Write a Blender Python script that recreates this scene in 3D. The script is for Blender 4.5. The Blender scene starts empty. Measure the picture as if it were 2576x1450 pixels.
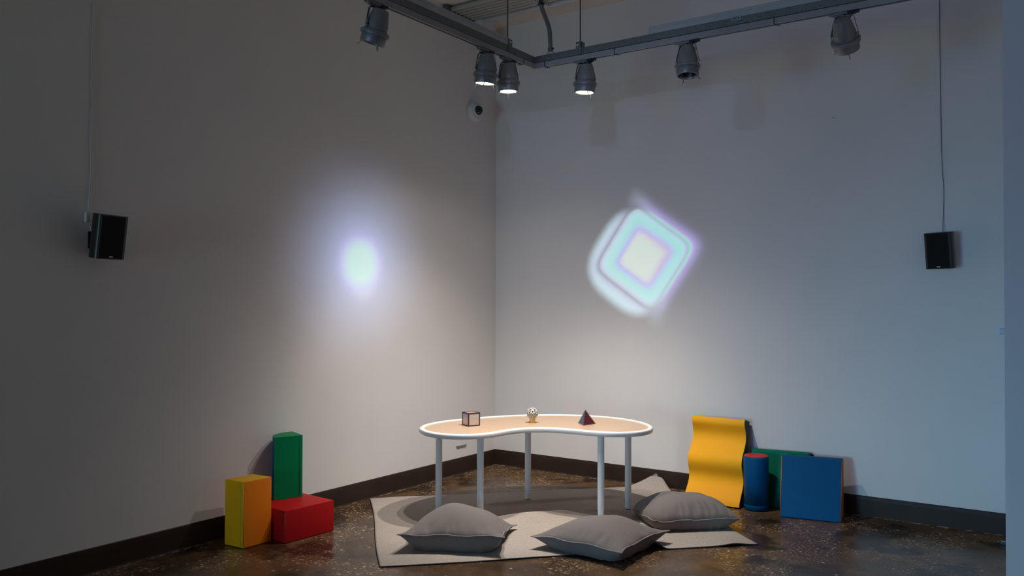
import bpy, bmesh, math, random
from mathutils import Vector, Matrix, Quaternion
random.seed(7)
PI = math.pi
scn = bpy.context.scene
COL = scn.collection

# ---------------------------------------------------------------- helpers
def tag(o, label=None, cat=None, group=None, kind=None):
    if label: o['label'] = label
    if cat: o['category'] = cat
    if group: o['group'] = group
    if kind: o['kind'] = kind
    return o

def empty(name, loc, label, cat, group=None):
    o = bpy.data.objects.new(name, None); COL.objects.link(o)
    o.location = loc; o.empty_display_size = .05
    return tag(o, label, cat, group)

def obj(name, bm, mats, parent=None, smooth=False, angle=None, label=None, local=False):
    """bm is in world coordinates; the mesh origin is moved onto the parent's space"""
    me = bpy.data.meshes.new(name)
    bmesh.ops.recalc_face_normals(bm, faces=bm.faces[:])
    bm.to_mesh(me); bm.free()
    o = bpy.data.objects.new(name, me); COL.objects.link(o)
    for m in (mats if isinstance(mats, (list, tuple)) else [mats]):
        me.materials.append(m)
    if smooth:
        for p in me.polygons: p.use_smooth = True
        if angle:
            try: me.set_sharp_from_angle(angle=math.radians(angle))
            except Exception: pass
    if parent is not None:
        o.parent = parent
        if not local:
            w = Vector((0, 0, 0)); p = parent
            while p is not None: w = w + p.location; p = p.parent
            o.location = -w
    if label: o['label'] = label
    return o

def box(bm, x0, x1, y0, y1, z0, z1, mi=0):
    vs = [bm.verts.new(c) for c in ((x0,y0,z0),(x1,y0,z0),(x1,y1,z0),(x0,y1,z0),(x0,y0,z1),(x1,y0,z1),(x1,y1,z1),(x0,y1,z1))]
    fs = []
    for a in ((0,3,2,1),(4,5,6,7),(0,1,5,4),(1,2,6,5),(2,3,7,6),(3,0,4,7)):
        f = bm.faces.new([vs[i] for i in a]); f.material_index = mi; fs.append(f)
    return vs, fs

def mbox(x0, x1, y0, y1, z0, z1, bev=0, seg=2):
    bm = bmesh.new(); box(bm, x0, x1, y0, y1, z0, z1)
    if bev: bmesh.ops.bevel(bm, geom=bm.edges[:], offset=bev, segments=seg, affect='EDGES', profile=.5)
    return bm

def frame_for(d):
    d = d.normalized(); up = Vector((0, 0, 1)) if abs(d.z) < .95 else Vector((1, 0, 0))
    a = d.cross(up).normalized(); b = a.cross(d).normalized()
    return a, b

def tube(bm, pts, r, n=10, caps=True, closed=False):
    pts = [Vector(p) for p in pts]; N = len(pts); rings = []
    a = None
    for i, p in enumerate(pts):
        if closed: d = pts[(i+1) % N] - pts[i-1]
        else: d = pts[min(i+1, N-1)] - pts[max(i-1, 0)]
        if d.length < 1e-9: d = Vector((0, 0, 1))
        d.normalize()
        if a is None: a, b = frame_for(d)
        else:
            a = (a - d*a.dot(d))
            if a.length < 1e-6: a, b = frame_for(d)
            a.normalize(); b = a.cross(d).normalized()
        rr = r[i] if isinstance(r, (list, tuple)) else r
        rings.append([bm.verts.new(p + a*math.cos(2*PI*k/n)*rr + b*math.sin(2*PI*k/n)*rr) for k in range(n)])
    M = N if closed else N-1
    for i in range(M):
        A, B = rings[i], rings[(i+1) % N]
        for k in range(n): bm.faces.new((A[k], A[(k+1) % n], B[(k+1) % n], B[k]))
    if caps and not closed:
        bm.faces.new(rings[0][::-1]); bm.faces.new(rings[-1])
    return rings

def smooth_path(pts, sub=6, closed=False):
    P = [Vector(p) for p in pts]; out = []; N = len(P)
    rng = range(N) if closed else range(N-1)
    for i in rng:
        p0 = P[(i-1) % N] if closed else P[max(i-1, 0)]
        p1 = P[i]; p2 = P[(i+1) % N]
        p3 = P[(i+2) % N] if closed else P[min(i+2, N-1)]
        for s in range(sub):
            t = s/sub
            out.append(.5*((2*p1) + (p2-p0)*t + (2*p0-5*p1+4*p2-p3)*t*t + (3*p1-p0-3*p2+p3)*t**3))
    if not closed: out.append(P[-1])
    return out

def lathe(bm, prof, n=32, M=Matrix(), capb=False, capt=False, mi=0):
    rings = []
    for r, z in prof:
        rings.append([bm.verts.new(M @ Vector((r*math.cos(2*PI*k/n), r*math.sin(2*PI*k/n), z))) for k in range(n)])
    for i in range(len(rings)-1):
        for k in range(n):
            f = bm.faces.new((rings[i][k], rings[i][(k+1) % n], rings[i+1][(k+1) % n], rings[i+1][k])); f.material_index = mi
    if capb: bm.faces.new(rings[0][::-1]).material_index = mi
    if capt: bm.faces.new(rings[-1]).material_index = mi
    return rings

def prism(bm, poly, z0, z1, mi=0):
    a = [bm.verts.new((x, y, z0)) for x, y in poly]; b = [bm.verts.new((x, y, z1)) for x, y in poly]
    n = len(poly); fs = []
    for i in range(n):
        f = bm.faces.new((a[i], a[(i+1) % n], b[(i+1) % n], b[i])); f.material_index = mi; fs.append(f)
    lo = bm.faces.new(a[::-1]); hi = bm.faces.new(b)
    return fs, lo, hi

def quadbox(bm, P, mi=0):
    """8 points: bottom loop 4, top loop 4"""
    vs = [bm.verts.new(p) for p in P]
    for a in ((0,3,2,1),(4,5,6,7),(0,1,5,4),(1,2,6,5),(2,3,7,6),(3,0,4,7)):
        bm.faces.new([vs[i] for i in a]).material_index = mi
    return vs

# ---------------------------------------------------------------- materials
def srgb(h):
    h = h.lstrip('#'); v = [int(h[i:i+2], 16)/255 for i in (0, 2, 4)]
    return tuple((c/12.92 if c <= .04045 else ((c+.055)/1.055)**2.4) for c in v) + (1,)

class NT:
    def __init__(s, tree): s.t = tree; s.n = tree.nodes; s.l = tree.links
    def new(s, typ, **kw):
        nd = s.n.new(typ)
        for k, v in kw.items(): setattr(nd, k, v)
        return nd
    def put(s, nd, i, v):
        if hasattr(v, 'is_output'): s.l.new(v, nd.inputs[i])
        else: nd.inputs[i].default_value = v
    def m(s, op, a, b=0.0, c=None, clamp=False):
        nd = s.new('ShaderNodeMath', operation=op, use_clamp=clamp)
        s.put(nd, 0, a); s.put(nd, 1, b)
        if c is not None: s.put(nd, 2, c)
        return nd.outputs[0]
    def ramp(s, fac, stops, interp='LINEAR'):
        nd = s.new('ShaderNodeValToRGB'); cr = nd.color_ramp; cr.interpolation = interp
        while len(cr.elements) < len(stops): cr.elements.new(.5)
        for e, (p, c) in zip(cr.elements, stops):
            e.position = p; e.color = c if len(c) == 4 else tuple(c)+(1,)
        s.put(nd, 0, fac); return nd.outputs[0]
    def mix(s, f, a, b, mode='MIX'):
        nd = s.new('ShaderNodeMix', data_type='RGBA', blend_type=mode)
        s.put(nd, 0, f); s.put(nd, 6, a); s.put(nd, 7, b); return nd.outputs[2]
    def noise(s, vec, scale, detail=3, rough=.5):
        nd = s.new('ShaderNodeTexNoise'); s.put(nd, 'Vector', vec)
        nd.inputs['Scale'].default_value = scale; nd.inputs['Detail'].default_value = detail; nd.inputs['Roughness'].default_value = rough
        return nd.outputs['Fac']

def mat(name, col, rough=.5, metal=0.0, var=.06, vscale=30, bump=0.0, bscale=200, spec=.5, coat=0.0):
    m = bpy.data.materials.new(name); m.use_nodes = True
    t = NT(m.node_tree); b = t.n['Principled BSDF']
    co = t.new('ShaderNodeTexCoord').outputs['Object']
    c = srgb(col) if isinstance(col, str) else tuple(col)+(1,)
    if var:
        nz = t.noise(co, vscale, 3)
        lo = tuple(v*(1-var) for v in c[:3])+(1,); hi = tuple(min(1, v*(1+var)) for v in c[:3])+(1,)
        t.l.new(t.ramp(nz, [(.3, lo), (.7, hi)]), b.inputs['Base Color'])
    else: b.inputs['Base Color'].default_value = c
    b.inputs['Roughness'].default_value = rough; b.inputs['Metallic'].default_value = metal
    b.inputs['Specular IOR Level'].default_value = spec
    if coat: b.inputs['Coat Weight'].default_value = coat; b.inputs['Coat Roughness'].default_value = .2
    if bump:
        bp = t.new('ShaderNodeBump'); bp.inputs['Strength'].default_value = bump; bp.inputs['Distance'].default_value = .002
        t.l.new(t.noise(co, bscale, 4), bp.inputs['Height']); t.l.new(bp.outputs[0], b.inputs['Normal'])
    return m

M_wall = mat('painted_plaster', (.77, .755, .735), .75, var=.015, vscale=2.5, bump=.12, bscale=60, spec=.25)
M_ceil = mat('ceiling_paint', (.72, .66, .61), .85, var=.02, vscale=3, spec=.2)
M_base = mat('vinyl_baseboard', (.036, .022, .015), .5, var=.1, vscale=6, spec=.22)
M_white = mat('white_laminate_edge', (.82, .82, .81), .32, var=.01)
M_leg = mat('painted_steel_leg', (.80, .87, .90), .3, var=.02, spec=.6)
M_foot = mat('black_rubber', (.02, .02, .02), .6, var=.05)
M_galv = None
M_track = mat('track_aluminium', (.34, .34, .335), .55, metal=.1, var=.04, vscale=8)
M_race = mat('raceway_grey', (.48, .50, .50), .5, var=.03, vscale=8)
M_slot = mat('track_slot', (.012, .01, .009), .6, var=.05)
M_lampgrey = mat('lamp_grey_metal', (.24, .24, .24), .42, metal=.3, var=.05, vscale=20)
M_black = mat('black_plastic', (.012, .012, .013), .45, var=.05)
M_cable = mat('black_cable', (.015, .015, .015), .5, var=.05)
M_yellowtape = mat('amber_tape', (.30, .20, .08), .5, var=.05)
M_rod = mat('threaded_steel_rod', (.14, .15, .15), .5, metal=.6, var=.15, vscale=300)
M_pipe = mat('painted_conduit', (.52, .50, .48), .5, var=.03)
M_whitep = mat('white_plastic', (.66, .68, .69), .4, var=.02)
M_spk = mat('speaker_shell', (.012, .013, .017), .38, var=.03, spec=.6)
M_grille = mat('speaker_grille_cloth', (.010, .010, .010), .8, var=.2, vscale=400, bump=.3, bscale=900, spec=.2)
M_brass = mat('brushed_brass', (.62, .42, .16), .28, metal=1, var=.04, vscale=40)
M_binding = mat('dark_serged_edge', (.035, .035, .045), .9, var=.4, vscale=250, spec=.1)

# galvanised steel
def galv():
    m = bpy.data.materials.new('galvanised_steel'); m.use_nodes = True
    t = NT(m.node_tree); b = t.n['Principled BSDF']; co = t.new('ShaderNodeTexCoord').outputs['Object']
    v = t.new('ShaderNodeTexVoronoi'); t.put(v, 'Vector', co); v.inputs['Scale'].default_value = 60
    f = t.m('ADD', t.m('MULTIPLY', t.noise(co, 130, 5, .75), .85), t.m('MULTIPLY', v.outputs['Distance'], .15))
    t.l.new(t.ramp(f, [(.3, (.12, .13, .122)), (.7, (.25, .265, .25))]), b.inputs['Base Color'])
    b.inputs['Metallic'].default_value = .4; b.inputs['Roughness'].default_value = .55
    return m
M_galv = galv()

def vinyl(name, col):
    return mat(name, col, .5, var=.03, vscale=5, bump=.10, bscale=350, spec=.10)
V_yel = vinyl('yellow_vinyl', (1.0, .50, .01)); V_amb = vinyl('amber_vinyl', (.80, .42, .02)); V_org = vinyl('orange_vinyl', (.95, .25, .015))
V_red = vinyl('red_vinyl', (.44, .010, .012)); V_grn = vinyl('green_vinyl', (.002, .23, .085)); V_blu = vinyl('blue_vinyl', (.001, .08, .215))
V_wav = vinyl('warm_yellow_vinyl', (.95, .44, .015)); V_dgr = vinyl('dark_green_vinyl', (.006, .075, .045))
V_teal = vinyl('panel_green_vinyl', (.004, .19, .11)); V_navy = vinyl('navy_vinyl', (.01, .04, .09))
V_rust = vinyl('rust_vinyl', (.42, .13, .035))
V_pip = mat('piping_highlight', (.45, .30, .20), .4, var=.03)
V_ring = vinyl('cylinder_red_vinyl', (.50, .03, .04))

# linen cushion
def linen():
    m = bpy.data.materials.new('grey_linen'); m.use_nodes = True
    t = NT(m.node_tree); b = t.n['Principled BSDF']; co = t.new('ShaderNodeTexCoord').outputs['Object']
    mp = t.new('ShaderNodeMapping'); t.put(mp, 'Vector', co); mp.inputs['Scale'].default_value = (1, 6, 1)
    mp2 = t.new('ShaderNodeMapping'); t.put(mp2, 'Vector', co); mp2.inputs['Scale'].default_value = (6, 1, 1)
    n = t.m('ADD', t.noise(mp.outputs[0], 90, 3), t.noise(mp2.outputs[0], 90, 3)); n = t.m('MULTIPLY', n, .5)
    t.l.new(t.ramp(n, [(.3, (.150, .132, .122)), (.7, (.200, .176, .164))]), b.inputs['Base Color'])
    b.inputs['Roughness'].default_value = .9; b.inputs['Specular IOR Level'].default_value = .15
    b.inputs['Sheen Weight'].default_value = .15
    bp = t.new('ShaderNodeBump'); bp.inputs['Strength'].default_value = .25; bp.inputs['Distance'].default_value = .001
    t.l.new(n, bp.inputs['Height']); t.l.new(bp.outputs[0], b.inputs['Normal'])
    return m
M_linen = linen()
M_seam = mat('linen_seam', (.225, .20, .19), .9, var=.15, vscale=200, spec=.15)

# woven rug
def rugmat():
    m = bpy.data.materials.new('woven_wool_rug'); m.use_nodes = True
    t = NT(m.node_tree); b = t.n['Principled BSDF']; co = t.new('ShaderNodeTexCoord').outputs['Object']
    sx = t.new('ShaderNodeSeparateXYZ'); t.put(sx, 0, co)
    wob = t.m('MULTIPLY', t.m('SUBTRACT', t.noise(co, 6, 2), .5), 3.0)
    u = t.m('ADD', t.m('MULTIPLY', sx.outputs[0], 2*PI/.0085), wob); v = t.m('ADD', t.m('MULTIPLY', sx.outputs[1], 2*PI/.0085), wob)
    a = t.m('SINE', u); c = t.m('SINE', v)
    w = t.m('ADD', t.m('MULTIPLY', t.m('MULTIPLY', a, c), .5), .5)
    w = t.m('ADD', t.m('MULTIPLY', w, .6), t.m('MULTIPLY', t.noise(co, 170, 3, .7), .4))
    base = t.ramp(w, [(.30, (.066, .056, .048)), (.62, (.66, .585, .51))])
    pat = t.ramp(t.noise(co, 1.6, 3), [(.3, (.86, .86, .86)), (.7, (1, 1, 1))])
    t.l.new(t.mix(1, base, pat, 'MULTIPLY'), b.inputs['Base Color'])
    b.inputs['Roughness'].default_value = .95; b.inputs['Specular IOR Level'].default_value = .1
    bp = t.new('ShaderNodeBump'); bp.inputs['Strength'].default_value = .5; bp.inputs['Distance'].default_value = .002
    t.l.new(w, bp.inputs['Height']); t.l.new(bp.outputs[0], b.inputs['Normal'])
    return m
M_rug = rugmat()

# polished concrete floor with exposed aggregate
def floormat():
    m = bpy.data.materials.new('polished_concrete'); m.use_nodes = True
    t = NT(m.node_tree); b = t.n['Principled BSDF']; co = t.new('ShaderNodeTexCoord').outputs['Object']
    big = t.noise(co, 1.3, 5, .6)
    base = t.ramp(big, [(.32, (.032, .020, .012)), (.44, (.072, .043, .023)), (.60, (.132, .079, .041)), (.75, (.100, .065, .039))])
    cloud = t.ramp(t.noise(co, 11, 6, .7), [(.3, (.70, .68, .66)), (.7, (1.25, 1.22, 1.18))])
    base = t.mix(1, base, cloud, 'MULTIPLY')
    wv = t.new('ShaderNodeVectorMath', operation='ADD'); t.put(wv, 0, co)
    nz = t.new('ShaderNodeTexNoise'); t.put(nz, 'Vector', co); nz.inputs['Scale'].default_value = 40
    sc = t.new('ShaderNodeVectorMath', operation='SCALE'); t.put(sc, 0, nz.outputs['Color']); sc.inputs['Scale'].default_value = .012
    t.l.new(sc.outputs[0], wv.inputs[1])
    def chips(scale, size, dens, seed):
        mp = t.new('ShaderNodeMapping'); t.put(mp, 'Vector', wv.outputs[0]); mp.inputs['Location'].default_value = (seed, seed*1.7, 0)
        v = t.new('ShaderNodeTexVoronoi'); t.put(v, 'Vector', mp.outputs[0]); v.inputs['Scale'].default_value = scale
        v.voronoi_dimensions = '2D'
        sep = t.new('ShaderNodeSeparateColor'); t.put(sep, 0, v.outputs['Color'])
        rad = t.m('MULTIPLY', sep.outputs[1], size)
        on = t.m('LESS_THAN', v.outputs['Distance'], rad)
        return t.m('MULTIPLY', on, t.m('LESS_THAN', sep.outputs[0], dens)), sep.outputs[2]
    zone = t.ramp(t.noise(co, 1.7, 4, .6), [(.47, (0, 0, 0)), (.56, (1, 1, 1))])
    zs = t.m('MULTIPLY', zone, 1.0)
    d1 = t.m('ADD', t.m('MULTIPLY', zs, .72), .012)
    c1, r1 = chips(46, .50, d1, 1.3); c2, r2 = chips(120, .48, t.m('ADD', t.m('MULTIPLY', zs, .6), .035), 4.1); c3, r3 = chips(30, .38, t.m('MULTIPLY', zs, .22), 7.7)
    tint1 = t.ramp(r1, [(0, (.15, .095, .05)), (.6, (.26, .175, .105)), (1, (.42, .32, .22))])
    tint2 = t.ramp(r2, [(0, (.10, .06, .034)), (1, (.27, .19, .12))])
    col = t.mix(c3, base, t.ramp(r3, [(0, (.11, .07, .045)), (1, (.24, .17, .11))]))
    col = t.mix(c2, col, tint2); col = t.mix(c1, col, tint1)
    st = t.ramp(t.noise(co, 2.1, 5, .6), [(.41, (.26, .26, .28)), (.47, (1, 1, 1))])
    col = t.mix(.9, col, st, 'MULTIPLY')
    t.l.new(col, b.inputs['Base Color'])
    t.l.new(t.ramp(t.noise(co, 5, 4), [(.3, (.17, .17, .17)), (.7, (.30, .30, .30))]), b.inputs['Roughness'])
    b.inputs['Specular IOR Level'].default_value = .23
    bp = t.new('ShaderNodeBump'); bp.inputs['Strength'].default_value = .06; bp.inputs['Distance'].default_value = .003
    t.l.new(t.noise(co, 14, 4), bp.inputs['Height']); t.l.new(bp.outputs[0], b.inputs['Normal'])
    return m
M_floor = floormat()

def birch():
    m = bpy.data.materials.new('birch_laminate'); m.use_nodes = True
    t = NT(m.node_tree); b = t.n['Principled BSDF']; co = t.new('ShaderNodeTexCoord').outputs['Object']
    mp = t.new('ShaderNodeMapping'); t.put(mp, 'Vector', co); mp.inputs['Rotation'].default_value = (0, 0, -.62); mp.inputs['Scale'].default_value = (1.2, 14, 1)
    t.l.new(t.ramp(t.noise(mp.outputs[0], 5, 4), [(.3, (.53, .37, .245)), (.7, (.575, .41, .275))]), b.inputs['Base Color'])
    b.inputs['Roughness'].default_value = .35
    return m
M_birch = birch()

# ---------------------------------------------------------------- camera
f_px, yaw, pit, roll = 2100.44, math.radians(34.630), math.radians(.950), math.radians(.1757)
CAM = Vector((4.8181, -6.6908, 1.6))
Fv = Vector((-math.sin(yaw)*math.cos(pit), math.cos(yaw)*math.cos(pit), math.sin(pit)))
Rv = Vector((math.cos(yaw), math.sin(yaw), 0)); Uv = Rv.cross(Fv)
R2 = Rv*math.cos(roll) + Uv*math.sin(roll); U2 = -Rv*math.sin(roll) + Uv*math.cos(roll)
cd = bpy.data.cameras.new('camera'); cd.sensor_width = 36; cd.lens = f_px/2576*36; cd.clip_start = .05; cd.clip_end = 100
cam = bpy.data.objects.new('camera', cd); COL.objects.link(cam)
mw = Matrix.Identity(4)
for i in range(3): mw[i][0] = R2[i]; mw[i][1] = U2[i]; mw[i][2] = -Fv[i]; mw[i][3] = CAM[i]
cam.matrix_world = mw; scn.camera = cam

# ---------------------------------------------------------------- room
CH = 4.304; YF = -12.0; XR = 8.0
def struct(name, bm, m): return tag(obj(name, bm, m), kind='structure')
struct('floor', mbox(-.15, XR, YF, .15, -.1, 0), M_floor)
struct('ceiling', mbox(-.15, XR, YF, .15, CH, CH+.12), M_ceil)
struct('wall_left', mbox(-.15, 0, YF, 0, 0, CH), M_wall)
struct('wall_back', mbox(-.15, 4.515, 0, .15, 0, CH), M_wall)
struct('wall_right', mbox(4.517, XR, -2.5, .15, 0, CH), M_wall)
M_far = mat('gallery_wall_grey', (.35, .34, .33), .8, var=.02)
struct('wall_side', mbox(XR, XR+.15, YF, -2.5, 0, CH), M_far)
struct('wall_front', mbox(-.15, XR+.15, YF-.15, YF, 0, CH), M_far)
def dusty(m):
    t = NT(m.node_tree); b = t.n['Principled BSDF']; old = b.inputs['Base Color'].links[0].from_socket
    co = t.new('ShaderNodeTexCoord').outputs['Object']; sp = t.new('ShaderNodeSeparateXYZ'); t.put(sp, 0, co)
    n = t.m('MULTIPLY', t.m('SUBTRACT', t.noise(co, 14, 5, .7), .46), .035)
    f = t.m('LESS_THAN', sp.outputs[2], n)
    t.l.new(t.mix(t.m('MULTIPLY', f, .6), old, (.34, .29, .24, 1)), b.inputs['Base Color'])
dusty(M_base)
def baseboard(name, horizontal):
    bm = bmesh.new(); BH = .1505
    prof = [(0, 0), (.016, 0), (.011, .012), (.009, .12), (.006, BH-.004), (.003, BH), (0, BH)]
    A = []; B = []
    for d, z in prof:
        if horizontal: A.append(bm.verts.new((0, -d, z))); B.append(bm.verts.new((4.515, -d, z)))
        else: A.append(bm.verts.new((d, YF, z))); B.append(bm.verts.new((d, 0, z)))
    n = len(prof)
    for i in range(n): bm.faces.new((A[i], A[(i+1) % n], B[(i+1) % n], B[i]))
    bm.faces.new(A); bm.faces.new(B[::-1])
    return struct(name, bm, M_base)
baseboard('baseboard_left', False); baseboard('baseboard_back', True)

# ---------------------------------------------------------------- kidney table
TC = Vector((1.45, -1.40, 0)); te = Vector((math.cos(.62), math.sin(.62), 0)); tn = Vector((-te.y, te.x, 0))
kid = [(-.92,-.03),(-.888,.13),(-.785,.29),(-.63,.42),(-.46,.53),(-.26,.625),(-.05,.675),(.17,.685),(.39,.64),(.59,.535),(.735,.37),(.812,.19),(.828,.03),
       (.80,-.10),(.735,-.2),(.64,-.265),(.52,-.285),(.41,-.265),(.30,-.205),(.19,-.135),(.08,-.085),(-.04,-.07),(-.13,-.085),(-.21,-.13),(-.29,-.205),(-.37,-.295),(-.47,-.365),(-.60,-.39),(-.74,-.355),(-.85,-.25),(-.905,-.13)]
ring = smooth_path([(a, b, 0) for a, b in kid], 5, True)
def toW(p, z): v = TC + te*p.x + tn*p.y; return Vector((v.x, v.y, z))
HT = .668
def normals(rg):
    out = []; N = len(rg)
    for i in range(N):
        d = (rg[(i+2) % N] - rg[i-2]).normalized(); out.append(Vector((d.y, -d.x, 0)))
    c = sum(((rg[i].x*rg[(i+1) % N].y - rg[(i+1) % N].x*rg[i].y) for i in range(N)))
    return out if c > 0 else [-v for v in out]
nr = normals(ring)
table = empty('kidney_table', (TC.x, TC.y, 0), 'low kidney shaped table with birch top, thick white rim and grey legs on the rug', 'table')
bm = bmesh.new()
prof = [(-.036, .656), (-.0355, .664), (-.031, .668), (-.013, .6685), (-.005, .6665), (-.001, .662), (0, .656), (0, .640), (-.002, .6345), (-.008, .631), (-.034, .631)]
rows = [[bm.verts.new(toW(p + nr[i]*d, z)) for i, p in enumerate(ring)] for d, z in prof]
N = len(ring)
for a in range(len(rows)):
    A, B = rows[a], rows[(a+1) % len(rows)]
    for i in range(N): bm.faces.new((A[i], A[(i+1) % N], B[(i+1) % N], B[i]))
obj('rim', bm, M_white, table, smooth=True)
bm = bmesh.new()
prism(bm, [tuple(toW(p + nr[i]*-.034, 0))[:2] for i, p in enumerate(ring)], .633, .660)
obj('tabletop', bm, M_birch, table)
for i, (x, y) in enumerate([(.845, -1.885), (1.165, -1.80), (1.092, -1.062), (1.895, -1.315), (1.891, -.872)]):
    bm = bmesh.new()
    M = Matrix.Translation((x, y, 0))
    lathe(bm, [(.021, .014), (.0225, .02), (.0225, .085), (.0245, .095), (.0248, .25), (.0248, .628)], 28, M, True, True)
    lg = obj('leg', bm, M_leg, table, smooth=True, angle=40)
    bm = bmesh.new(); lathe(bm, [(.018, .009), (.021, .010), (.021, .016)], 24, M, True, True)
    ft = obj('leg_glide', bm, M_foot, lg, smooth=True, angle=40)
    if i == 0:   # small stuck label near the top of the first leg
        bm = bmesh.new(); cdir = math.atan2(CAM.y-y, CAM.x-x)
        for a0, a1, z0, z1 in ((-.25, -.05, .585, .605), (.0, .2, .582, .606), (-.3, .3, .566, .570)):
            vs = [bm.verts.new((x+.0252*math.cos(cdir+a), y+.0252*math.sin(cdir+a), z)) for a, z in ((a0, z0), (a1, z0), (a1, z1), (a0, z1))]
            bm.faces.new(vs)
        obj('sticker', bm, M_navy if False else V_navy, lg)

# ---------------------------------------------------------------- things on the table
ZT = .6602
# framed cube
def cube_obj():
    F = Vector((.975, -1.699)); L = Vector((.885, -1.651)); Rr = Vector((1.017, -1.606))
    e1 = (Rr-F).normalized(); S = .101; e2 = Vector((-e1.y, e1.x))
    if e2.dot(L-F) < 0: e2 = -e2
    c = F + (e1+e2)*S/2
    root = empty('framed_cube', (c.x, c.y, ZT), 'small cube with dark brown edges and pearly panes on the table left side', 'cube')
    def P(a, b, h): v = F + e1*a + e2*b; return Vector((v.x, v.y, ZT+h))
    bm = bmesh.new(); t = .0085
    def bar(a0, a1, b0, b1, h0, h1): quadbox(bm, [P(a0,b0,h0),P(a1,b0,h0),P(a1,b1,h0),P(a0,b1,h0),P(a0,b0,h1),P(a1,b0,h1),P(a1,b1,h1),P(a0,b1,h1)])
    for a in (0, S-t):
        for b in (0, S-t): bar(a, a+t, b, b+t, 0, S)
    for h in (0, S-t):
        for b in (0, S-t): bar(t, S-t, b, b+t, h, h+t)
        for a in (0, S-t): bar(a, a+t, t, S-t, h, h+t)
    obj('frame', bm, mat('cube_frame_brown', (.035, .018, .02), .5, var=.05), root)
    def iri(name, stops, axis=2, lo=ZT, hi=ZT+S):
        m = bpy.data.materials.new(name); m.use_nodes = True; t_ = NT(m.node_tree); b_ = t_.n['Principled BSDF']
        g = t_.new('ShaderNodeTexCoord').outputs['Generated']; sp = t_.new('ShaderNodeSeparateXYZ'); t_.put(sp, 0, g)
        t_.l.new(t_.ramp(sp.outputs[axis], stops), b_.inputs['Base Color'])
        b_.inputs['Roughness'].default_value = .22; b_.inputs['Metallic'].default_value = .25
        b_.inputs['Thin Film Thickness'].default_value = 420 if 'Thin Film Thickness' in b_.inputs else 0
        return m
    mL = iri('pane_lilac_rose', [(0, (.72, .42, .36)), (.35, (.62, .46, .40)), (.6, (.52, .50, .44)), (.82, (.50, .40, .62)), (1, (.45, .33, .62))])
    mR = iri('pane_pearl', [(0, (.62, .50, .44)), (.6, (.56, .47, .42)), (1, (.60, .56, .58))])
    mT = iri('pane_coral', [(0, (.60, .52, .42)), (.6, (.78, .50, .34)), (1, (.90, .34, .26))], axis=0)
    k = .003
    for a0, a1, b0, b1, h0, h1, m in ((t, S-t, .002, .002+k, t, S-t, mR), (t, S-t, S-.002-k, S-.002, t, S-t, mR), (.002, .002+k, t, S-t, t, S-t, mL),
                                       (S-.002-k, S-.002, t, S-t, t, S-t, mL), (t, S-t, t, S-t, S-.002-k, S-.002, mT)):
        bm = bmesh.new()
        quadbox(bm, [P(a0,b0,h0),P(a1,b0,h0),P(a1,b1,h0),P(a0,b1,h0),P(a0,b0,h1),P(a1,b0,h1),P(a1,b1,h1),P(a0,b1,h1)])
        obj('pane', bm, m, root)
cube_obj()

# striped star ball on a brass ring
def ball_obj():
    bx, by = 1.252, -1.243
    root = empty('striped_ball', (bx, by, ZT), 'ball of black and white star stripes on a short brass cylinder, table middle', 'ball ornament')
    bm = bmesh.new(); lathe(bm, [(.019, ZT), (.0225, ZT+.0005), (.0228, ZT+.002), (.0228, ZT+.034), (.019, ZT+.035)], 40, Matrix.Translation((bx, by, 0)), True, True)
    obj('stand', bm, M_brass, root, smooth=True, angle=40, label='polished brass cylinder stand')
    m = bpy.data.materials.new('star_stripes'); m.use_nodes = True; t = NT(m.node_tree); b = t.n['Principled BSDF']
    co = t.new('ShaderNodeTexCoord').outputs['Object']; sp = t.new('ShaderNodeSeparateXYZ'); t.put(sp, 0, co)
    ang = t.m('ARCTAN2', sp.outputs[1], sp.outputs[0])
    rad = t.m('SQRT', t.m('ADD', t.m('POWER', sp.outputs[0], 2.0), t.m('POWER', sp.outputs[1], 2.0)))
    th = t.m('ARCTAN2', rad, sp.outputs[2])
    s5 = t.m('FRACT', t.m('ADD', t.m('MULTIPLY', ang, 5/(2*PI)), 10.0))
    tri = t.m('ABSOLUTE', t.m('SUBTRACT', t.m('MULTIPLY', s5, 2.0), 1.0))
    k = t.m('ADD', 1.0, t.m('MULTIPLY', t.m('SUBTRACT', tri, .5), .62))
    ph = t.m('MULTIPLY', t.m('MULTIPLY', th, k), 17.5)
    w = t.m('SINE', t.m('ADD', ph, .2))
    fac = t.m('ADD', t.m('MULTIPLY', w, 3.0), .5, clamp=True)
    t.l.new(t.mix(fac, (.80, .77, .70, 1), (.018, .012, .010, 1)), b.inputs['Base Color']); b.inputs['Roughness'].default_value = .3
    bm = bmesh.new(); bmesh.ops.create_uvsphere(bm, u_segments=48, v_segments=32, radius=.0455)
    o = obj('sphere', bm, m, root, smooth=True, local=True, label='sphere with nested black and white star stripes')
    d = (CAM - Vector((bx, by, .72))); d.z = 0; d.normalize(); d = (d*1.0 + Vector((0, 0, .42)) + Rv*.03).normalized()
    o.rotation_mode = 'QUATERNION'; q = d.to_track_quat('Z', 'Y')
    o.rotation_quaternion = q @ Quaternion((0, 0, 1), math.radians(14))
    o.location = (0, 0, .0735)
ball_obj()

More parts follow.
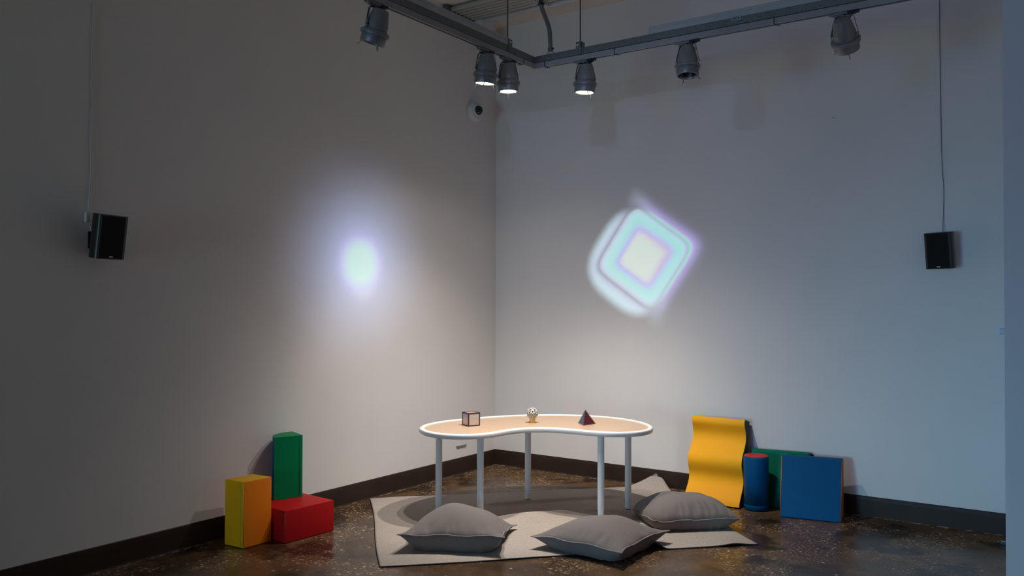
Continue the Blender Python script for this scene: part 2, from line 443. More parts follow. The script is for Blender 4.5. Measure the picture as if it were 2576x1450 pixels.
# stitched pyramid
def pyr_obj():
    F = Vector((1.654, -1.147, ZT)); L = Vector((1.552, -1.053, ZT)); Rr = Vector((1.685, -1.010, ZT))
    c = (F+L+Rr)/3; A = Vector((c.x, c.y, ZT+.112)); A = A + Rv*-.004
    root = empty('stitched_pyramid', (c.x, c.y, ZT), 'little three sided pyramid, slate blue and dark red faces with laced edges, table right side', 'pyramid')
    mb = mat('slate_blue_acrylic', (.045, .055, .13), .25, var=.1); mr = mat('dark_red_acrylic', (.085, .008, .014), .22, var=.1)
    mp = mat('purple_acrylic', (.06, .03, .08), .3, var=.1)
    for a, b, m, nm in ((F, L, mb, 'slate blue face'), (F, Rr, mr, 'dark red face'), (L, Rr, mp, 'back face')):
        bm = bmesh.new(); n = (b-a).cross(A-a).normalized(); ctr = (F+L+Rr+A)/4
        if n.dot(a-ctr) < 0: n = -n
        cc = (a+b+A)/3; q = [cc+(p-cc)*.93 - n*.001 for p in (a, b, A)]
        lo = [bm.verts.new(p - n*.002) for p in q]; hi = [bm.verts.new(p) for p in q]
        bm.faces.new(lo); bm.faces.new(hi)
        for i in range(3): bm.faces.new((lo[i], lo[(i+1) % 3], hi[(i+1) % 3], hi[i]))
        obj('face', bm, m, root, label=nm)
    bm = bmesh.new(); tri = [bm.verts.new(p + Vector((0, 0, .0015))) for p in (F, L, Rr)]; tl = [bm.verts.new(p) for p in (F, L, Rr)]
    bm.faces.new(tri); bm.faces.new(tl)
    for i in range(3): bm.faces.new((tl[i], tl[(i+1) % 3], tri[(i+1) % 3], tri[i]))
    obj('base', bm, mp, root)
    ml = mat('lacing_thread', (.30, .20, .19), .5, var=.2, vscale=400); md = mat('lacing_dark', (.05, .025, .022), .4, var=.2, vscale=300)
    for a, b, m in ((F, L, ml), (F, Rr, ml), (L, Rr, ml), (F, A, md), (L, A, md), (Rr, A, md)):
        bm = bmesh.new(); s = b-a; ln = s.length; u, v = frame_for(s); pts = []
        K = 15*8
        for i in range(K+1):
            tt = i/K; an = 2*PI*15*tt; pts.append(a + s*(.02+.96*tt) + (u*math.cos(an)+v*math.sin(an))*.0022 + Vector((0, 0, .0025 if m is ml else 0)))
        tube(bm, pts, .0009, 5)
        obj('lacing', bm, m, root, smooth=True)
pyr_obj()

# ---------------------------------------------------------------- rug
def build_rug():
    u = Vector((.690, .724, 0)).normalized(); v = Vector((.724, -.690, 0)).normalized()
    O = Vector((.022, -1.762, 0)); LU, LV = 2.475, 1.775
    NU, NV = 150, 108
    ang = math.atan2(u.y, u.x)
    def seg(px, py, ax, ay, bx, by, amp, w, side=1):
        dx, dy = bx-ax, by-ay; L2 = dx*dx+dy*dy; t = max(0, min(1, ((px-ax)*dx+(py-ay)*dy)/L2))
        d = math.hypot(px-ax-dx*t, py-ay-dy*t); e = min(t, 1-t)*L2**.5
        return amp*math.exp(-(d/w)**2)*min(1, (e/.12)**.7 if e > 0 else 0)
    def pos(i, j):
        a, b = LU*i/NU, LV*j/NV
        # the edges are not quite straight
        b += .010*math.sin(a*3.1)*(j/NV) - .012*math.sin(a*1.3)*(1-j/NV); a += .010*math.sin(b*3.3)*(1-i/NU) + .014*math.sin(b*2.4+1)*(i/NU)
        p = O + u*a + v*b; z = .0045
        z += seg(p.x, p.y, .90, -1.45, 1.66, -.53, .022, .022)
        z += seg(p.x, p.y, 1.25, -1.57, 1.62, -1.15, .018, .035)
        z += seg(p.x, p.y, 1.60, -1.10, 1.95, -.95, .012, .03)
        z += .0015*(1+math.sin(p.x*9+p.y*4))*(.5+.5*math.sin(p.y*7))
        # kink of the front edge beside the middle cushion
        db = LV-b
        z += .048*math.exp(-((a-1.755)/.045)**2)*math.exp(-(db/.10)**2)
        z += .012*math.exp(-((a-2.30)/.08)**2)*math.exp(-(db/.10)**2)
        # far corner curls up against the baseboard
        dc = abs(LU-a)+abs(b); k = max(0, 1-dc/.33)
        z += .125*k**1.5
        if p.y > -.022: p.y = -.022
        if p.x < .022: p.x = .022
        return Vector((p.x, p.y, z))
    root_loc = O
    R = Matrix.Rotation(-ang, 3, 'Z')
    bm = bmesh.new(); T = .005
    top = [[None]*(NV+1) for _ in range(NU+1)]; bot = [[None]*(NV+1) for _ in range(NU+1)]; W = {}
    for i in range(NU+1):
        for j in range(NV+1):
            p = pos(i, j); W[i, j] = p; q = R @ (p - O)
            top[i][j] = bm.verts.new(q + Vector((0, 0, T/2))); bot[i][j] = bm.verts.new(q - Vector((0, 0, T/2-.0003)))
    for i in range(NU):
        for j in range(NV):
            bm.faces.new((top[i][j], top[i+1][j], top[i+1][j+1], top[i][j+1])); bm.faces.new((bot[i][j], bot[i][j+1], bot[i+1][j+1], bot[i+1][j]))
    per = [(i, 0) for i in range(NU)] + [(NU, j) for j in range(NV)] + [(i, NV) for i in range(NU, 0, -1)] + [(0, j) for j in range(NV, 0, -1)]
    for k in range(len(per)):
        a, b = per[k], per[(k+1) % len(per)]
        bm.faces.new((top[a[0]][a[1]], bot[a[0]][a[1]], bot[b[0]][b[1]], top[b[0]][b[1]]))
    me = bpy.data.meshes.new('rug'); bmesh.ops.recalc_face_normals(bm, faces=bm.faces[:]); bm.to_mesh(me); bm.free()
    for p in me.polygons: p.use_smooth = True
    o = bpy.data.objects.new('rug', me); COL.objects.link(o); me.materials.append(M_rug)
    o.location = O; o.rotation_euler = (0, 0, ang)
    tag(o, 'wrinkled beige grey woven rug lying askew under the kidney table', 'rug')
    bm = bmesh.new(); pts = [R @ (W[k]-O) for k in per]
    # nudge outward a touch
    tube(bm, pts, .0036, 6, closed=True)
    e = obj('edge_binding', bm, M_binding, None, smooth=True, label='dark stitched edge binding'); e.parent = o
build_rug()

# ---------------------------------------------------------------- cushions
def cushion(center, ang, S, SV, Ht, seamz, label, seed, tips, front_creases=6, lean=(0, 0), peak=(0, 0), pe=(2.3, .56), ear=.035, blunt=0):
    rnd = random.Random(seed); n = 56
    root = empty('floor_cushion', (center[0], center[1], 0.008), label, 'cushion', 'grey floor cushions on the rug')
    ca, sa = math.cos(ang), math.sin(ang)
    ph = [rnd.uniform(0, 6.28) for _ in range(12)]
    cre = [(rnd.choice((0, 1, 2, 3)), rnd.uniform(-.75, .75), rnd.uniform(.02, .05), rnd.uniform(.5, 1)) for _ in range(16)]
    if seed == 11: cre += [(0, -.08, .022, 2.2), (0, .62, .03, 1.6), (0, -.80, .03, 1.8)]
    cre += [(0, rnd.uniform(-.85, .85), rnd.uniform(.018, .04), rnd.uniform(.6, 1.1)) for _ in range(front_creases)]
    def seam(u, v):
        # height of the seam: corner tips given, edges in between
        w = ((1-u)*(1-v)/4, (1+u)*(1-v)/4, (1+u)*(1+v)/4, (1-u)*(1+v)/4)
        z = sum(a*b for a, b in zip(w, tips))
        z += (seamz-.085)*(1-u*u*v*v)
        return z + .004*math.sin(7*u+ph[0]) + .004*math.sin(6*v+ph[1])
    def plan(u, v):
        x = S*u*(1-.075*(1-v*v)) ; y = SV*v*(1-.075*(1-u*u))
        k = (u*u*v*v)**6; x *= 1+ear*k; y *= 1+ear*k
        if blunt and u < 0: kb = (u*u*v*v)**2; x *= 1-blunt*kb; y *= 1-blunt*kb
        x += .003*math.sin(9*v+ph[2])*abs(u); y += .003*math.sin(8*u+ph[3])*abs(v)
        return x, y
    def prof(u, v):
        uu = u-peak[0]*(1-u*u); vv = v-peak[1]*(1-v*v)
        a = max(0, 1-abs(uu)**pe[0]); b = max(0, 1-abs(vv)**pe[0])
        return (a*b)**pe[1]
    def creases(u, v):
        z = 0
        for side, t0, w, am in cre:
            if side == 0: d, s = 1+v, u
            elif side == 1: d, s = 1-u, v
            elif side == 2: d, s = 1-v, u
            else: d, s = 1+u, v
            z -= am*math.exp(-((s-t0-.10*d*math.sin(ph[4]+t0*9))/w)**2)*math.exp(-((d-.10)/.16)**2)
        return z*.019
    def P(u, v, side):
        x, y = plan(u, v); t = prof(u, v); zs = seam(u, v)
        if side > 0: z = zs + (Ht-seamz)*t*(1+.03*math.sin(4*u+ph[5])*math.sin(3*v+ph[6])) + creases(u, v)*min(1, t*2.2)
        else:
            tb = (max(0, 1-abs(u)**2.6)*max(0, 1-abs(v)**2.6))**.55
            z = zs - (zs+.03)*min(1, tb*1.5) + creases(u, v)*.8*min(1, t*2)
            z = max(z, .001 + .002*(1-t))
        x += lean[0]*z; y += lean[1]*z
        return Vector((ca*x - sa*y, sa*x + ca*y, z))
    def g(i): s = -1+2*i/n; return math.sin(s*PI/2)*.35 + s*.65
    for nm, side in (('cushion_cover', 1),):
        bm = bmesh.new()
        T = [[bm.verts.new(P(g(i), g(j), 1)) for j in range(n+1)] for i in range(n+1)]
        B = [[T[i][j] if i in (0, n) or j in (0, n) else bm.verts.new(P(g(i), g(j), -1)) for j in range(n+1)] for i in range(n+1)]
        for i in range(n):
            for j in range(n):
                bm.faces.new((T[i][j], T[i+1][j], T[i+1][j+1], T[i][j+1]))
                try: bm.faces.new((B[i][j], B[i][j+1], B[i+1][j+1], B[i+1][j]))
                except ValueError: pass
        o = obj(nm, bm, M_linen, root, smooth=True, local=True)
    # flange along the seam
    per = [(g(i), -1) for i in range(n)] + [(1, g(j)) for j in range(n)] + [(g(i), 1) for i in range(n, 0, -1)] + [(-1, g(j)) for j in range(n, 0, -1)]
    bm = bmesh.new(); rows = []
    K = len(per)
    for k, (u_, v_) in enumerate(per):
        p = P(u_, v_, 1); q = P(per[(k+2) % K][0], per[(k+2) % K][1], 1); r = P(per[k-2][0], per[k-2][1], 1)
        d = (q-r); d.z = 0; d.normalize(); o_ = Vector((d.y, -d.x, 0)); jit = .0014*math.sin(u_*23+v_*19+ph[7]) + .0012*math.sin(u_*11-v_*13+ph[8])
        wd = (.0075 + jit)*(1-.6*max(0, abs(u_*v_)-.9)*10)
        rows.append((bm.verts.new(p - o_*.004 + Vector((0, 0, .0035))), bm.verts.new(p + o_*wd + Vector((0, 0, .0018+jit))), bm.verts.new(p + o_*wd + Vector((0, 0, -.0012+jit))), bm.verts.new(p - o_*.004 - Vector((0, 0, .003)))))
    for k in range(K):
        A, B_ = rows[k], rows[(k+1) % K]
        for s in range(4): bm.faces.new((A[s], A[(s+1) % 4], B_[(s+1) % 4], B_[s]))
    obj('seam_flange', bm, M_seam, root, smooth=True, local=True)
    return root
cushion((1.364, -2.290), math.radians(28), .325, .315, .262, .080, 'puffy grey linen floor cushion at the left, in front of the two left table legs', 11, (.118, .128, .030, .020), 3, pe=(1.9, .72), ear=.06, peak=(-.02, .06))
cushion((2.190, -1.852), math.radians(-5.5+4), .318, .318, .212, .088, 'grey linen floor cushion in the middle, a corner towards the viewer over the rug edge', 23, (.085, .09, .085, .02), 2, pe=(1.9, .70))
cushion((2.368, -.968), math.atan2(.688, .726), .318, .305, .225, .085, 'grey linen floor cushion at the right, beside the wavy yellow mat, table shadow on it', 35, (.080, .090, .045, .035), 9, ear=.02, pe=(2.6, .52), blunt=.17)

# ---------------------------------------------------------------- soft play blocks, left
def soft(bm, bev=.012): bmesh.ops.bevel(bm, geom=bm.edges[:], offset=bev, segments=3, affect='EDGES', profile=.6)
def facemat(o, rules):
    me = o.data
    for p in me.polygons:
        for i, fn in rules:
            if fn(p.normal, p.center): p.material_index = i
def rail_line(a, b, r, m, parent, name='piping'):
    bm = bmesh.new(); tube(bm, [a, b], r, 6); return obj(name, bm, m, parent, smooth=True)

def oriented_block(name, F, Rr, L, h, mats, rules, label, bulge=.006, piping=None):
    F = Vector(F); Rr = Vector(Rr); L = Vector(L); e1 = Rr-F; e2 = L-F
    c = F + e1/2 + e2/2
    bm = bmesh.new()
    quadbox(bm, [Vector((*q, z)) for z in (.002, h) for q in (F, Rr, Rr+e2, L)])
    bmesh.ops.bevel(bm, geom=bm.edges[:], offset=.008, segments=2, affect='EDGES', profile=.6)
    o = obj(name, bm, mats, None, smooth=True, angle=35)
    tag(o, label, 'foam block')
    for p in o.data.polygons:
        for i, n in rules:
            if p.normal.dot(Vector(n).normalized()) > .72: p.material_index = i
    for v in o.data.vertices: v.co -= Vector((c.x, c.y, 0))
    o.location = (c.x, c.y, 0)
    return o
yo = oriented_block('foam_block', (.324, -3.221), (.333, -3.004), (.142, -3.232), .430, [V_amb, V_yel, V_org], [(1, (0, -1, 0)), (1, (0, 1, 0)), (2, (1, 0, 0)), (2, (-1, 0, 0))],
    'tall foam block, yellow and orange sides, standing by the left wall')
rb = oriented_block('foam_block', (.455, -2.992), (.481, -2.585), (.060, -2.968), .215, [V_red], [], 'flat red foam block lying under the upright green one')
# zips / welt lines
def welt(root, pts, m, r=.0022, name='welt'):
    bm = bmesh.new(); tube(bm, pts, r, 6); o = obj(name, bm, m, None, smooth=True); o.parent = root; o.location = -Vector(root.location); return o
M_welt_y = mat('yellow_welt', (.60, .46, .08), .45, var=.03); M_welt_r = mat('red_welt', (.42, .10, .10), .45, var=.03); M_welt_g = mat('green_welt', (.01, .15, .06), .45, var=.03)
welt(yo, [(.3205, -3.2225, .012), (.3205, -3.2225, .42)], M_welt_y, .0024, 'piping')
welt(yo, [(.296, -3.2235, .012), (.296, -3.2235, .42)], M_welt_y, .0012, 'seam')
welt(rb, [(.4515, -2.9925, .014), (.4515, -2.9925, .204)], M_welt_r, .0018, 'piping')
# green quarter round
def quarter():
    C = Vector((.225, -2.647)); r = .205; e1 = Vector((-.35, -.935)).normalized(); e2 = Vector((-.935, .35)).normalized()
    poly = [C]
    K = 22
    for i in range(K+1):
        a = PI/2*i/K; poly.append(C + e1*r*math.cos(a) + e2*r*math.sin(a))
    cx = C + (e1+e2)*r*.42
    bm = bmesh.new()
    z0, z1 = .2165, .650
    sides, lo, hi = prism(bm, [tuple(q - cx) for q in poly], z0, z1)
    bmesh.ops.bevel(bm, geom=[e for e in bm.edges if e.is_boundary is False and e.calc_face_angle(0) > .6], offset=.007, segments=2, affect='EDGES')
    o = obj('foam_block', bm, [V_grn, V_blu], None, smooth=True, angle=35)
    o.location = (cx.x, cx.y, 0)
    for p in o.data.polygons:
        n = p.normal
        if abs(n.z) < .3:
            q = Vector((p.center.x, p.center.y)) + cx - C
            if q.length > r*.96 and n.xy.normalized().dot(q.normalized()) > .9: p.material_index = 1
    tag(o, 'upright quarter round foam block, green with a blue curved side, on the red one', 'foam block')
    P1 = C + e1*.022 - e2*.0015
    welt(o, [(P1.x, P1.y, z0+.01), (P1.x, P1.y, z1-.01)], M_welt_g, .0014, 'seam')
quarter()

# ---------------------------------------------------------------- soft play pieces, right
def wavy():
    # side profile in (d = distance in front of the back wall, z); extruded along x with a slight skew
    x0b, x1b, x0t, x1t = 2.128, 2.584, 2.115, 2.553
    H = .662
    K = 64
    prof_f = []
    for i in range(K+1):
        t = i/K; z = .012 + (H-.012)*t
        base = .325*(1-t) + .120*t
        wv = .034*math.cos(2*PI*(H+.005-z)/.327)
        if t > .93: wv *= 1-(t-.93)/.07*.45
        prof_f.append((base+wv, z))
    prof_b = [(.232*(1-t)+.022*t, .004+(H-.025-.004)*t) for t in [i/12 for i in range(13)]]
    poly = prof_f + prof_b[::-1]
    root = empty('wavy_mat', ((x0b+x1b)/2, -.2, 0), 'wavy warm yellow foam mat with dark green sides leaning on the back wall', 'foam mat')
    def X(z, s): t = z/H; return (x0b*(1-t)+x0t*t) if s == 0 else (x1b*(1-t)+x1t*t)
    # yellow front cover
    bm = bmesh.new()
    yf = [(d, z) for d, z in prof_f]; yb = [(d-.012, z) for d, z in prof_f]
    A0 = [bm.verts.new((X(z, 0), -d, z)) for d, z in yf]; A1 = [bm.verts.new((X(z, 1), -d, z)) for d, z in yf]
    B0 = [bm.verts.new((X(z, 0), -d, z)) for d, z in yb]; B1 = [bm.verts.new((X(z, 1), -d, z)) for d, z in yb]
    for i in range(K):
        bm.faces.new((A0[i], A1[i], A1[i+1], A0[i+1])); bm.faces.new((B0[i], B0[i+1], B1[i+1], B1[i]))
        bm.faces.new((A0[i], A0[i+1], B0[i+1], B0[i])); bm.faces.new((A1[i], B1[i], B1[i+1], A1[i+1]))
    bm.faces.new((A0[0], B0[0], B1[0], A1[0])); bm.faces.new((A0[-1], A1[-1], B1[-1], B0[-1]))
    obj('wave_cover', bm, V_wav, root, smooth=True, angle=50, label='warm yellow wavy front')
    # green body
    bm = bmesh.new()
    gp = [(d-.0125, z) for d, z in prof_f] + prof_b[::-1]
    e = .001
    L = [bm.verts.new((X(z, 0)+e, -d, z)) for d, z in gp]; Rr = [bm.verts.new((X(z, 1)-e, -d, z)) for d, z in gp]
    n = len(gp)
    for i in range(n): bm.faces.new((L[i], L[(i+1) % n], Rr[(i+1) % n], Rr[i]))
    # side caps as strips between front and back
    for S in (L, Rr):
        F_ = S[:K+1]; B_ = S[K+1:][::-1]
        j = 0
        for i in range(K):
            jj = int(round((i+1)/K*12))
            if jj != j: bm.faces.new((F_[i], F_[i+1], B_[jj], B_[j])) ; j = jj
            else: bm.faces.new((F_[i], F_[i+1], B_[j]))
    obj('foam_body', bm, V_dgr, root, smooth=True, angle=40, label='dark green sides and back')
wavy()

# blue cylinder with red top
cyl = empty('foam_cylinder', (2.692, -.275, 0), 'upright blue foam cylinder with a red top beside the wavy mat', 'foam cylinder')
Mc = Matrix.Translation((2.692, -.275, 0)) @ Matrix.Rotation(math.radians(1.2), 4, 'X')
bm = bmesh.new(); lathe(bm, [(.078, .003), (.089, .006), (.0935, .02), (.094, .045), (.0925, .047), (.094, .049), (.094, .40), (.091, .412), (.086, .416)], 48, Mc, True, True)
obj('side_cover', bm, V_blu, cyl, smooth=True, angle=50, label='blue side')
bm = bmesh.new(); lathe(bm, [(.088, .4135), (.0895, .4165), (.086, .4195), (.04, .421)], 48, Mc, True, True)
obj('top_cap', bm, V_ring, cyl, smooth=True, angle=50, label='red round top')

# green slab behind
def slab(name, pts_front_bottom, pts_front_top, back_bottom, back_top, mats, label, cat, rules):
    bm = bmesh.new(); a, b = pts_front_bottom; c, d = pts_front_top; e, f_ = back_bottom; g_, h_ = back_top
    P = [Vector(q) for q in (a, b, f_, e, c, d, h_, g_)]
    quadbox(bm, P); ctr = sum(P, Vector())/8
    bmesh.ops.bevel(bm, geom=bm.edges[:], offset=.006, segments=2, affect='EDGES')
    o = obj(name, bm, mats, None, smooth=True, angle=35)
    for p in o.data.polygons:
        for i, n in rules:
            if p.normal.dot(Vector(n).normalized()) > .75: p.material_index = i
    for v in o.data.vertices: v.co -= Vector((ctr.x, ctr.y, 0))
    o.location = (ctr.x, ctr.y, 0)
    return tag(o, label, cat)
slab('foam_slab', ((2.60, -.150, .004), (3.055, -.150, .004)), ((2.585, -.072, .434), (3.040, -.072, .446)), ((2.60, -.108, .006), (3.07, -.100, .006)), ((2.585, -.018, .424), (3.062, -.018, .424)),
     [V_teal, V_navy], 'thin green foam slab with navy edges against the back wall behind the blue square', 'foam slab', [(1, (1, 0, .0)), (1, (0, .3, 1))])
wedge = slab('foam_wedge', ((2.911, -.404, .003), (3.331, -.335, .003)), ((2.866, -.205, .428), (3.306, -.190, .438)), ((2.93, -.195, .003), (3.30, -.118, .003)), ((2.866, -.160, .428), (3.300, -.118, .436)),
     [V_blu, V_rust], 'square blue foam wedge with orange sides standing on the right near the wall', 'foam wedge', [(1, (1, 0, 0)), (1, (-1, 0, 0))])
welt(wedge, [(2.9135, -.405, .012), (2.868, -.2065, .42)], mat('orange_piping', (.60, .20, .08), .4, var=.03), .0028, 'piping')
welt(wedge, [(3.3295, -.3365, .012), (3.3045, -.1915, .43)], mat('rust_piping', (.45, .10, .04), .4, var=.03), .0022, 'piping')

# ---------------------------------------------------------------- speakers
def speaker(loc, nrm, pitch, wallpt, walln, label):
    root = empty('wall_speaker', loc, label, 'speaker', 'black speakers on the walls')
    n = Vector(nrm).normalized(); s = n.cross(Vector((0, 0, 1))).normalized()   # s: to the right when looking along -n ...
    Mx = Matrix((( s.x, n.x, 0, 0), (s.y, n.y, 0, 0), (0, 0, 1, 0), (0, 0, 0, 1)))
    Rp = Matrix.Rotation(-math.radians(pitch), 4, 'X')
    M = Mx @ Rp
    H = .128
    outline = []
    # plan: flat front, rounded sides closing to a narrow back
    half = [(.078, .060), (.086, .055), (.092, .040), (.091, .015), (.084, -.012), (.070, -.036), (.050, -.050), (.034, -.056)]
    pts = half + [(-a, b) for a, b in half[::-1]]
    sp = [(p.x, p.y) for p in smooth_path([(a, b, 0) for a, b in pts], 3, True)]
    bm = bmesh.new(); prism(bm, sp, -H, H); bmesh.ops.bevel(bm, geom=[e for e in bm.edges if e.calc_face_angle(0) > 1.2], offset=.004, segments=2, affect='EDGES')
    bmesh.ops.transform(bm, matrix=M, verts=bm.verts[:]); obj('cabinet', bm, M_spk, root, smooth=True, angle=40, local=True)
    bm = mbox(-.076, .076, .058, .0635, -H+.006, H-.006, .002)
    bmesh.ops.transform(bm, matrix=M, verts=bm.verts[:]); obj('grille', bm, M_grille, root, local=True)
    bm = mbox(-.012, .012, .0635, .0645, -H+.012, -H+.018)
    bmesh.ops.transform(bm, matrix=M, verts=bm.verts[:]); obj('badge', bm, M_whitep, root, local=True, label='tiny pale badge')
    # bracket to the wall
    L = Vector(loc); w = Vector(wallpt)-L; wn = Vector(walln)
    bm = bmesh.new(); tube(bm, [(M @ Vector((0, -.05, 0))), w*.7, w], .014, 12)
    a, b = frame_for(wn)
    quadbox(bm, [w + a*i*.03 + Vector((0, 0, 1))*j*.05 + wn*k for k in (0, .008) for i, j in ((-1, -1), (1, -1), (1, 1), (-1, 1))])
    obj('bracket', bm, M_black, root, local=True)
    return root
speaker((.096, -4.032, 1.975), (.99, .13, 0), 8, (.0, -4.055, 1.955), (1, 0, 0), 'black speaker on the left wall below a white cable')
speaker((3.965, -.090, 1.976), (-.33, -.94, 0), 7, (3.965, 0, 1.976), (0, -1, 0), 'black speaker on the back wall towards the right')

def cable(name, pts, r, m, label, cat='cable', group=None):
    root_loc = Vector(pts[0])
    bm = bmesh.new(); tube(bm, smooth_path(pts, 6), r, 8)
    o = obj(name, bm, m, None, smooth=True)
    for v in o.data.vertices: v.co -= root_loc
    o.location = root_loc
    return tag(o, label, cat, group)
M_wcable = mat('white_cable', (.55, .58, .58), .5, var=.03); M_gcable = mat('grey_cable', (.22, .20, .19), .5, var=.05)
wc = cable('speaker_cable', [(.005, -4.062, CH-.005), (.005, -4.066, 3.9), (.006, -4.069, 3.371), (.005, -4.072, 3.229), (.006, -4.077, 3.04), (.005, -4.072, 2.83), (.006, -4.073, 2.666), (.006, -4.078, 2.501), (.005, -4.074, 2.385), (.007, -4.084, 2.185), (.012, -4.09, 2.10), (.02, -4.083, 2.04), (.03, -4.07, 1.985)], .0034, M_wcable,
      'thin white cable running down the left wall to the speaker')
bm = mbox(.008, .030, -4.113, -4.086, 2.056, 2.118, .004); o = obj('plug', bm, M_whitep, None); o.parent = wc; o.location = -wc.location; o['label'] = 'white adapter plug'
cable('speaker_cable', [(3.944, -.005, CH-.005), (3.946, -.005, 3.79), (3.947, -.006, 3.501), (3.950, -.005, 3.069), (3.956, -.006, 2.638), (3.967, -.006, 2.408), (3.964, -.02, 2.2), (3.966, -.05, 2.09)], .0026, M_gcable,
      'thin grey cable running down the back wall to the right speaker')

# ---------------------------------------------------------------- dome camera
def domecam():
    root = empty('security_camera', (0, -.378, 3.408), 'white dome security camera on the left wall near the corner', 'camera')
    M = Matrix.Rotation(PI/2, 4, 'Y')    # local z -> +x
    bm = bmesh.new(); lathe(bm, [(.094, .0), (.097, .004), (.097, .034), (.094, .048), (.086, .060), (.074, .066), (.04, .070)], 48, M, True, True)
    for v in bm.verts: v.co.z += 0
    obj('housing', bm, M_whitep, root, smooth=True, angle=45, local=True)
    Md = Matrix.Translation((.062, -.014, .006)) @ Matrix.Rotation(PI/2, 4, 'Y') @ Matrix.Rotation(math.radians(8), 4, 'X')
    bm = bmesh.new(); lathe(bm, [(.052, 0), (.052, .012), (.048, .016)], 40, Md, True, True); obj('collar', bm, M_whitep, root, smooth=True, angle=45, local=True)
    bm = bmesh.new(); R_ = .044; lathe(bm, [(R_, .010)] + [(R_*math.cos(a), .012+R_*math.sin(a)) for a in [PI/2*i/10 for i in range(1, 10)]] + [(.001, .012+R_)], 40, Md, True, True)
    obj('dome', bm, mat('smoked_dome', (.006, .006, .007), .08, var=0, spec=.7), root, smooth=True, local=True)
    for a in (.6, 2.2, 3.9, 5.4):
        bm = bmesh.new(); lathe(bm, [(.003, 0), (.003, .003)], 10, Matrix.Translation((.064 if a != .6 else .064, .075*math.cos(a), .075*math.sin(a))) @ M, True, True)
        obj('screw', bm, M_black, root, local=True)
domecam()

# ---------------------------------------------------------------- lighting track
XT, YT = 1.536, -1.66           # outer inner-corner lines (faces seen from the room)
Z0, Z1, Z2, Z3 = 3.286, 3.327, 3.373, 3.423
W = .038
tr = empty('lighting_track', (XT, YT, Z1), 'L shaped grey ceiling track of galvanised channel hung on rods above the table', 'lighting track')
ZC = CH
# along y (towards the viewer on the left), seen face is x = XT ; along x, seen face is y = YT
YE, XE = -6.2, 5.9
def tobj(name, bm, m, label=None): return obj(name, bm, m, tr, label=label)
bm = mbox(XT-W, XT, YE, YT+W, Z1, Z2, .002, 1); tobj('channel', bm, M_galv, 'galvanised channel')
bm = mbox(XT, 4.51, YT, YT+W, Z1, Z2, .002, 1); tobj('channel', bm, M_galv, 'galvanised channel')
# shadow gap line + track
bm = mbox(XT-W+.001, XT-.002, YE, YT+W-.002, Z1-.0035, Z1+.0005); tobj('gap_strip', bm, M_slot)
bm = mbox(XT-.002, 4.51, YT+.002, YT+W-.001, Z1-.0035, Z1+.0005); tobj('gap_strip', bm, M_slot)
def track(bm, axis, a0, a1):
    # inverted U with an open slot underneath (dark insert)
    if axis == 'y':
        box(bm, XT-W, XT-W+.010, a0, a1, Z0, Z1-.004); box(bm, XT-.010, XT, a0, a1, Z0, Z1-.004); box(bm, XT-W+.010, XT-.010, a0, a1, Z0+.012, Z1-.004)
    else:
        box(bm, a0, a1, YT, YT+.010, Z0, Z1-.004); box(bm, a0, a1, YT+W-.010, YT+W, Z0, Z1-.004); box(bm, a0, a1, YT+.010, YT+W-.010, Z0+.012, Z1-.004)
bm = bmesh.new(); track(bm, 'y', YE, YT-.15); tobj('light_track', bm, M_track, 'grey electrified track')
bm = bmesh.new(); track(bm, 'x', XT+.09, 4.51); tobj('light_track', bm, M_track, 'grey electrified track')
bm = mbox(XT-W+.010, XT-.010, YE, YT-.19, Z0+.002, Z0+.0125); tobj('slot', bm, M_slot)
bm = mbox(XT+.15, 4.51, YT+.010, YT+W-.010, Z0+.002, Z0+.0125); tobj('slot', bm, M_slot)
bm = bmesh.new(); box(bm, XT-W, XT, YT-.15, YT+W, Z0-.002, Z1-.004); box(bm, XT, XT+.09, YT, YT+W, Z0-.002, Z1-.004); tobj('corner_joiner', bm, M_track)
# raceways on top
def race(x0, x1, y0, y1):
    bm = bmesh.new(); box(bm, x0, x1, y0, y1, Z2, Z2+.030); box(bm, x0+.0015, x1-.0015, y0+.0015, y1-.0015, Z2+.030, Z2+.032); box(bm, x0, x1, y0, y1, Z2+.032, Z2+.050)
    tobj('raceway', bm, M_race, 'smooth grey cable raceway')
race(XT-W+.006, XT, YE, -1.985); race(2.436, 4.51, YT, YT+W-.006)
# hangers: bracket + threaded rod
def hanger(x, y, along):
    bm = bmesh.new(); t = .003
    if along == 'x':
        box(bm, x-.022, x+.022, y-.006, y-.003, Z1+.004, Z2+.040); box(bm, x-.022, x+.022, y+W+.001, y+W+.004, Z1+.004, Z2+.040)
        box(bm, x-.022, x+.022, y-.006, y+W+.004, Z2+.040, Z2+.043); box(bm, x+.019, x+.022, y-.006, y+W+.004, Z2+.001, Z2+.042)
        cx, cy = x, y+W/2
        bm2 = mbox(x-.017, x-.001, y-.0075, y-.006, Z2+.014, Z2+.028)
    else:
        box(bm, x+.003, x+.006, y-.022, y+.022, Z1+.004, Z2+.040); box(bm, x-W-.004, x-W-.001, y-.022, y+.022, Z1+.004, Z2+.040)
        box(bm, x-W-.004, x+.006, y-.022, y+.022, Z2+.040, Z2+.043)
        cx, cy = x-W/2, y
        bm2 = mbox(x+.006, x+.0075, y-.008, y+.010, Z2+.016, Z2+.030)
    b = tobj('hanger_bracket', bm, M_galv)
    w = obj('bracket_hole', bm2, M_whitep, b); w.location = (0, 0, 0)
    bm = bmesh.new(); tube(bm, [(cx, cy, Z2+.02), (cx, cy, ZC)], .0052, 10); tobj('threaded_rod', bm, M_rod, 'thin dark threaded rod')
    bm = bmesh.new(); lathe(bm, [(.010, Z2+.043), (.010, Z2+.051)], 6, Matrix.Translation((cx, cy, 0)), True, True); tobj('rod_nut', bm, M_rod)
